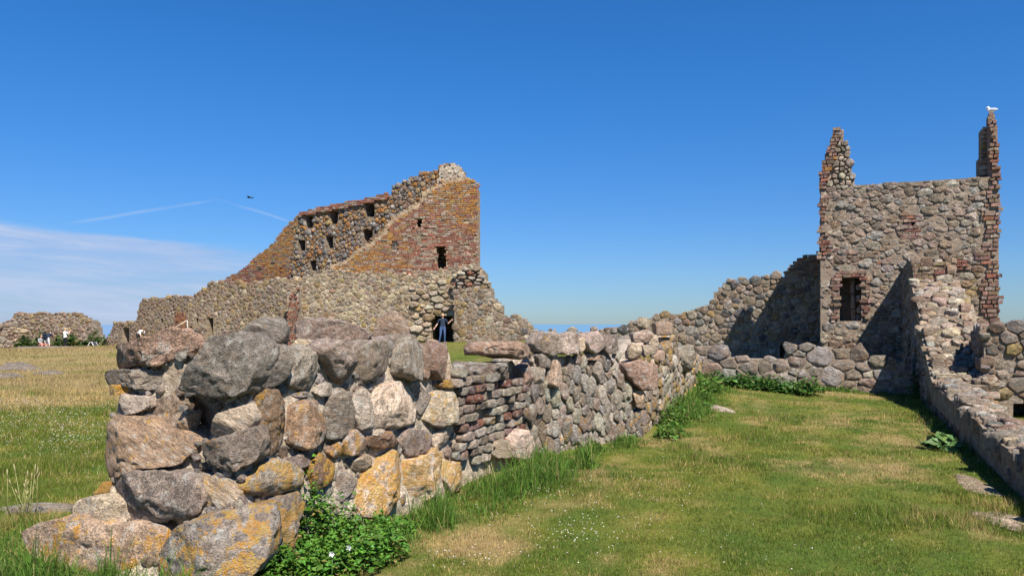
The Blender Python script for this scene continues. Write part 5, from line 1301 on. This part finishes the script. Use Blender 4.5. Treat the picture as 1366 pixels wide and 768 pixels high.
# ------------------------------------------------------------------ people
SKINC = (.55, .33, .24)
def cloth(n, c): return plain(n, c, .9, 0, 9, .12)
MS = cloth('skin', SKINC)
def person(label, loc, face, J, cols, hair, extra=None):
    """J: joint positions (right = +x, facing -y, metres above feet); cols: materials top, arm, leg, shoe"""
    root = thing('person', label, 'person', loc); root.rotation_euler = (0, 0, face)
    chains = [('pelvis', 'chest', 'neck', 'head'), ('chest', 'ls', 'le', 'lh'), ('chest', 'rs', 're', 'rh'), ('pelvis', 'lhip', 'lk', 'lf', 'lt'), ('pelvis', 'rhip', 'rk', 'rf', 'rt')]
    R = dict(pelvis=.145, chest=.155, neck=.055, head=.06, ls=.065, rs=.065, le=.042, re=.042, lh=.03, rh=.03, lhip=.095, rhip=.095, lk=.06, rk=.06, lf=.042, rf=.042, lt=.04, rt=.04)
    bm = bmesh.new(); lay = bm.verts.layers.skin.verify(); vs = {}
    for k, p in J.items():
        if k in ('eye',): continue
        v = bm.verts.new(p); vs[k] = v; v[lay].radius = (R[k], R[k]*(.72 if k in ('chest', 'pelvis') else 1)); v[lay].use_root = (k == 'pelvis')
    done = set()
    for ch in chains:
        for a, b in zip(ch, ch[1:]):
            if (a, b) not in done: bm.edges.new((vs[a], vs[b])); done.add((a, b))
    me = bpy.data.meshes.new('body'); bm.to_mesh(me); bm.free()
    tmp = bpy.data.objects.new('body_tmp', me); COL.objects.link(tmp)
    tmp.modifiers.new('s', 'SKIN'); sub = tmp.modifiers.new('d', 'SUBSURF'); sub.levels = 2; sub.render_levels = 2
    dg = bpy.context.evaluated_depsgraph_get(); dg.update()
    body = bpy.data.meshes.new_from_object(tmp.evaluated_get(dg)); bpy.data.objects.remove(tmp)
    # head, nose, ears and fingers are welded into the same mesh
    bm = bmesh.new(); bm.from_mesh(body)
    H = Vector(J['head']); N = Vector(J['neck']); up = (H-N).normalized(); hc = H+up*.085
    rot = Vector((0, 0, 1)).rotation_difference(up).to_matrix().to_4x4()
    def blob(c, s, sub=2):
        r = bmesh.ops.create_icosphere(bm, subdivisions=sub, radius=1, matrix=Matrix.Translation(c) @ rot @ Matrix.Diagonal((*s, 1)))
    blob(hc, (.075, .095, .118), 3); blob(hc+rot @ Vector((0, -.097, -.012)), (.013, .02, .022), 1)
    for sx in (-1, 1): blob(hc+rot @ Vector((sx*.076, 0, -.005)), (.012, .022, .032), 1)
    for s in ('l', 'r'):
        h = Vector(J[s+'h']); e = Vector(J[s+'e']); d = (h-e).normalized(); sd = d.cross(Vector((0, 1, .3))).normalized(); nn = d.cross(sd)
        blob(h+d*.04, (.036, .022, .045), 2)
        for k in range(5):
            o = (k-1.5)*.019; L = (.06, .072, .068, .055, .05)[k]
            p = h+d*(.075 if k < 4 else .03)+sd*(o if k < 4 else -.045); q = p+(d+(sd*-.6 if k == 4 else Vector())).normalized()*L+nn*.012
            m = Vector((0, 0, 1)).rotation_difference((q-p)).to_matrix().to_4x4()
            bmesh.ops.create_cone(bm, cap_ends=True, segments=5, radius1=.0095, radius2=.007, depth=(q-p).length, matrix=Matrix.Translation((p+q)/2) @ m)
    bm.to_mesh(body); bm.free(); body.name = 'body'
    segs = []
    for ch, mid in ((('pelvis', 'chest'), 1), (('chest', 'neck'), 1), (('neck', 'head'), 0), (('chest', 'ls'), 1), (('ls', 'le'), 2), (('le', 'lh'), 3), (('chest', 'rs'), 1), (('rs', 're'), 2), (('re', 'rh'), 3),
                    (('pelvis', 'lhip'), 4), (('lhip', 'lk'), 4), (('lk', 'lf'), 5), (('lf', 'lt'), 6), (('pelvis', 'rhip'), 4), (('rhip', 'rk'), 4), (('rk', 'rf'), 5), (('rf', 'rt'), 6)):
        segs.append((np.array(J[ch[0]]), np.array(J[ch[1]]), mid))
    for mname in ('skin', 'top', 'sleeve', 'forearm', 'thigh', 'shin', 'shoe'):
        body.materials.append(cols.get(mname, MS))
    Pc = np.array([p.center for p in body.polygons]); best = np.full(len(Pc), 9.); ids = np.zeros(len(Pc), int)
    for a, b, mid in segs:
        ab = b-a; t = np.clip(((Pc-a) @ ab)/max(ab @ ab, 1e-6), 0, 1); d = np.linalg.norm(Pc-(a+t[:, None]*ab), axis=1)
        k = d < best; best[k] = d[k]; ids[k] = mid
    hd = np.linalg.norm(Pc-np.array(hc), axis=1) < .13; ids[hd] = 0
    body.polygons.foreach_set('material_index', ids.astype(np.int32)); body.polygons.foreach_set('use_smooth', np.ones(len(ids), bool))
    link('body', body).parent = root
    # hair: a cap hugging the skull, open at the face
    T, F = ICO[3]; keep = ~((T[:, 1] < -.25) & (T[:, 2] < .55)) & (T[:, 2] > -.62)
    V = T*np.array([.083, .104, .127])+np.array([0, .008, .004]); V = np.array([tuple(hc+(rot @ Vector(v))) for v in V])
    F2 = F[keep[F].all(1)]
    o = link('hair', mesh_np('hair', V, F2, None, True, hair)); o.parent = root
    if extra: extra(root)
    return root
def std(**kw):
    J = dict(pelvis=(0, 0, .93), chest=(0, .01, 1.28), neck=(0, .01, 1.44), head=(0, -.01, 1.52), ls=(-.19, .01, 1.38), rs=(.19, .01, 1.38), le=(-.25, .03, 1.1), re=(.25, .03, 1.1), lh=(-.25, -.05, .86), rh=(.25, -.05, .86),
             lhip=(-.1, 0, .86), rhip=(.1, 0, .86), lk=(-.11, -.02, .48), rk=(.11, -.02, .48), lf=(-.12, .03, .07), rf=(.12, .03, .07), lt=(-.13, -.13, .04), rt=(.13, -.13, .04)); J.update(kw); return J
def at_ground(px, d): x = (px-CX)/FPX*d; return (x, d, gz1(x, d))
DARK = cloth('black_cloth', (.015, .015, .018)); WHITE = cloth('white_cloth', (.75, .74, .74)); NAVY = cloth('navy_cloth', (.02, .03, .055)); JEANS = cloth('denim', (.05, .09, .2)); GREYC = cloth('grey_cloth', (.28, .29, .32)); PINKC = cloth('pink_cloth', (.6, .25, .2))
BLOND = cloth('fair_hair', (.42, .27, .14)); BRUN = cloth('dark_hair', (.05, .03, .02))
def phone(root):
    V, F = box_np((0, -.40, 1.56), (1, 0, 0), (0, 1, 0), (0, 0, 1), .04, .005, .075); p = link('phone', mesh_np('phone', V, F, None, False, DARK)); p.parent = root
person('visitor in black trousers and white top holding up a phone', at_ground(87, 60), math.radians(150), std(le=(-.24, -.14, 1.24), lh=(-.06, -.36, 1.48), re=(.24, -.14, 1.24), rh=(.06, -.36, 1.48)),
       dict(top=WHITE, sleeve=WHITE, thigh=DARK, shin=DARK, shoe=WHITE), BLOND, phone)
def pack(root):
    V, F = box_np((0, .30, 1.12), (1, 0, 0), (0, .9, -.42), (0, .42, .9), .16, .09, .25); 
    bm = bmesh.new(); me = mesh_np('backpack', V, F, None, False, NAVY); bm.from_mesh(me); bmesh.ops.bevel(bm, geom=bm.edges[:], offset=.05, segments=3, affect='EDGES'); bm.to_mesh(me); bm.free()
    o = link('backpack', me); o.parent = root
    V, F = box_np((0, .40, 1.04), (1, 0, 0), (0, .9, -.42), (0, .42, .9), .11, .03, .10); o2 = link('pocket', mesh_np('pocket', V, F, None, False, NAVY)); o2.parent = o
bend = std(pelvis=(0, .1, .92), chest=(0, -.12, 1.2), neck=(0, -.22, 1.33), head=(0, -.28, 1.39), ls=(-.19, -.12, 1.27), rs=(.19, -.12, 1.27), le=(-.24, -.25, 1.02), re=(.24, -.25, 1.02), lh=(-.15, -.42, .86), rh=(.15, -.42, .86), lhip=(-.1, .08, .85), rhip=(.1, .08, .85))
person('visitor with a dark backpack and white shorts stooping beside a companion', at_ground(64, 60.6), math.radians(170), bend, dict(top=NAVY, sleeve=NAVY, thigh=WHITE, shin=MS, shoe=DARK), BRUN, pack)
sit = std(pelvis=(0, .1, .42), chest=(0, .05, .78), neck=(0, .03, .94), head=(0, .0, 1.02), ls=(-.18, .05, .88), rs=(.18, .05, .88), le=(-.24, -.1, .65), re=(.24, -.1, .65), lh=(-.12, -.34, .55), rh=(.12, -.34, .55),
          lhip=(-.1, .06, .40), rhip=(.1, .06, .40), lk=(-.14, -.36, .50), rk=(.14, -.36, .50), lf=(-.14, -.36, .07), rf=(.14, -.36, .07), lt=(-.14, -.52, .04), rt=(.14, -.52, .04))
p = at_ground(55, 60.2)
person('seated visitor in grey top and pink trousers beside the stooping visitor', p, math.radians(60), sit, dict(top=GREYC, sleeve=GREYC, thigh=PINKC, shin=PINKC, shoe=DARK), BRUN)
V = None
rk, sz = stone_local(ICO[3][0], [(-.3, -.22), (.3, -.25), (.28, .25), (-.3, .22)], .2, 77, 3.0, 4, .08, .04)
tag(part('seat_rock', rk+np.array([p[0]-.1, p[1]+.15, p[2]+.12]), ICO[3][1], (.33, .3, .27, .05), M_ROCK, None), 'small boulder the seated visitor sits on', 'rock')
person('visitor in white shirt bending low by the small gateway', at_ground(186, 55.6), math.radians(70), std(pelvis=(0, .15, .85), chest=(0, -.2, 1.0), neck=(0, -.34, 1.08), head=(0, -.42, 1.1), ls=(-.19, -.22, 1.06), rs=(.19, -.22, 1.06), le=(-.22, -.3, .78), re=(.22, -.3, .78), lh=(-.15, -.38, .52), rh=(.15, -.38, .52), lhip=(-.1, .13, .8), rhip=(.1, .13, .8)),
       dict(top=WHITE, sleeve=WHITE, thigh=DARK, shin=DARK, shoe=DARK), BRUN)
person('visitor in navy shirt and jeans leaning an arm on the doorway', at_ground(590.5, 44.0), math.radians(12), std(le=(-.30, .0, 1.12), lh=(-.46, -.10, .90), re=(.30, .02, 1.12), rh=(.47, -.04, 1.30), lk=(-.13, -.05, .48), lf=(-.2, .0, .07), lt=(-.22, -.15, .04)),
       dict(top=NAVY, sleeve=NAVY, thigh=JEANS, shin=JEANS, shoe=DARK), BLOND)

# ------------------------------------------------------------------ small things
def small_things():
    steel = plain('painted_steel', (.16, .17, .18), .5, 0, 8, .1); white = plain('white_board', (.7, .7, .7), .6, 0, 6, .06); wood = plain('weathered_wood', (.42, .38, .32), .85, .2, 30, .2); black = plain('dark_board', (.05, .055, .06), .6, 0, 8, .1)
    x, y, z = at_ground(124, 59); s = thing('folding_sign', 'small folding sign with white edges on the grass below the far wall', 'sign', (x, y, z))
    for sg in (-1, 1):
        n = np.array([sg*.86, 0, .5]); up = np.array([-sg*.5, 0, .86]); c = np.array([x+sg*.20, y, z+.27])
        V, F = box_np(c, up, (0, 1, 0), n, .30, .3, .012); pn = part('panel', V, F, None, black, s, False)
        for e in (-1, 1):
            V, F = box_np(c+np.array([0, e*.3, 0]), up, (0, 1, 0), n, .31, .02, .02); part('edge_rail', V, F, None, white, s, False)
    x, y, z = at_ground(255, 49.5); s = thing('metal_bin', 'grey ribbed metal bin standing before the hall wall', 'bin', (x, y, z))
    V, F = box_np((x, y, z+.42), (1, 0, 0), (0, 1, 0), (0, 0, 1), .28, .22, .42); part('body', V, F, None, steel, s, False)
    for i in range(6):
        V, F = box_np((x-.25+i*.1, y-.225, z+.42), (1, 0, 0), (0, 1, 0), (0, 0, 1), .025, .012, .40); part('rib', V, F, None, steel, s, False)
    V, F = box_np((x, y, z+.86), (1, 0, 0), (0, 1, 0), (0, 0, 1), .30, .24, .025); part('lid', V, F, None, steel, s, False)
    a = np.array([*pd(228, 50), 0]); b = np.array([*pd(250, 50.2), 0]); a[2] = EYE-(440-HY)*50/FPX; b[2] = EYE-(427-HY)*50/FPX
    za = gz1(a[0], a[1]); s = thing('leaning_pole', 'pale wooden pole slanting up in front of the outer wall', 'pole', (a[0], a[1], za))
    V, F = tube_np([a, b], [.035, .035], 8); part('pole', V, F, None, wood, s)
    V, F = tube_np([(b[0], b[1], gz1(b[0], b[1])), b], [.03, .03], 8); part('post', V, F, None, wood, s)
    V, F = tube_np([(a[0], a[1], za-.1), a], [.03, .03], 8); part('post', V, F, None, wood, s)
    # gull on the right-hand horn
    gm = plain('gull_white', (.8, .8, .8), .7, 0, 6, .04); gg = plain('gull_grey', (.38, .4, .43), .7, 0, 6, .05); gy = plain('gull_bill', (.6, .4, .05), .5)
    fr = vframe(LP-TD*2.08, LP+TD*2.32); u, v = fr.uv(1325, 150.5); g = fr.P(u, v, -.25); x, y, z = g; s = thing('gull', 'white gull perched on the tip of the tower horn', 'bird', (x, y, z))
    T, F = ICO[3]; q = T.copy(); tp = 1-.45*np.clip(q[:, 0], 0, 1)**2; V = q*np.array([.11, .055, .055])*np.stack([np.ones(len(q)), tp, tp], 1)+np.array([x, y, z+.13])
    part('body', V, F, None, gm, s); part('head', ICO[2][0]*.036+np.array([x-.09, y, z+.19]), ICO[2][1], None, gm, s)
    V, Fq = tube_np([(x-.12, y, z+.19), (x-.16, y, z+.183)], [.009, .003], 6); part('bill', V, Fq, None, gy, s)
    for e in (-1, 1):
        V = T*np.array([.11, .014, .036])+np.array([x+.035, y+e*.05, z+.142]); part('wing', V, F, None, gg, s)
        V, Fq = tube_np([(x-.01, y+e*.03, z+.09), (x-.01, y+e*.03, z-.01)], [.007, .007], 5); part('leg', V, Fq, None, gy, s)
    # bird in flight
    bk = plain('dark_feather', (.02, .02, .022), .7); d = 40.; c = np.array([(333-CX)/FPX*d, d, EYE+(HY-263.5)*d/FPX]); s = thing('flying_bird', 'dark bird gliding in the sky left of the great ruin', 'bird', tuple(c))
    V = T*np.array([.12, .035, .035])+c; part('body', V, F, None, bk, s); part('head', ICO[2][0]*.026+c+np.array([-.125, 0, .015]), ICO[2][1], None, bk, s)
    for e in (-1, 1):
        W = np.array([[-.08, 0, .01], [.08, 0, .01], [.02, e*.25, .07], [-.09, e*.25, .07], [.10, e*.5, .03], [.03, e*.52, .03]])*.75+c; W2 = W-np.array([0, 0, .012])
        Fq = np.array([[0, 1, 2, 3], [3, 2, 4, 5], [6, 9, 8, 7], [9, 11, 10, 8], [0, 3, 9, 6], [3, 5, 11, 9], [1, 7, 8, 2], [2, 8, 10, 4], [4, 10, 11, 5]]); part('wing', np.concatenate([W, W2]), Fq, None, bk, s, False)
    V = np.array([[.14, -.03, 0], [.14, .03, 0], [.28, .06, 0], [.28, -.06, 0], [.14, -.03, .012], [.14, .03, .012], [.28, .06, .012], [.28, -.06, .012]])*.75+c
    part('tail', V, np.array([[0, 1, 2, 3], [4, 7, 6, 5], [0, 4, 5, 1], [1, 5, 6, 2], [2, 6, 7, 3], [3, 7, 4, 0]]), None, bk, s, False)
small_things()
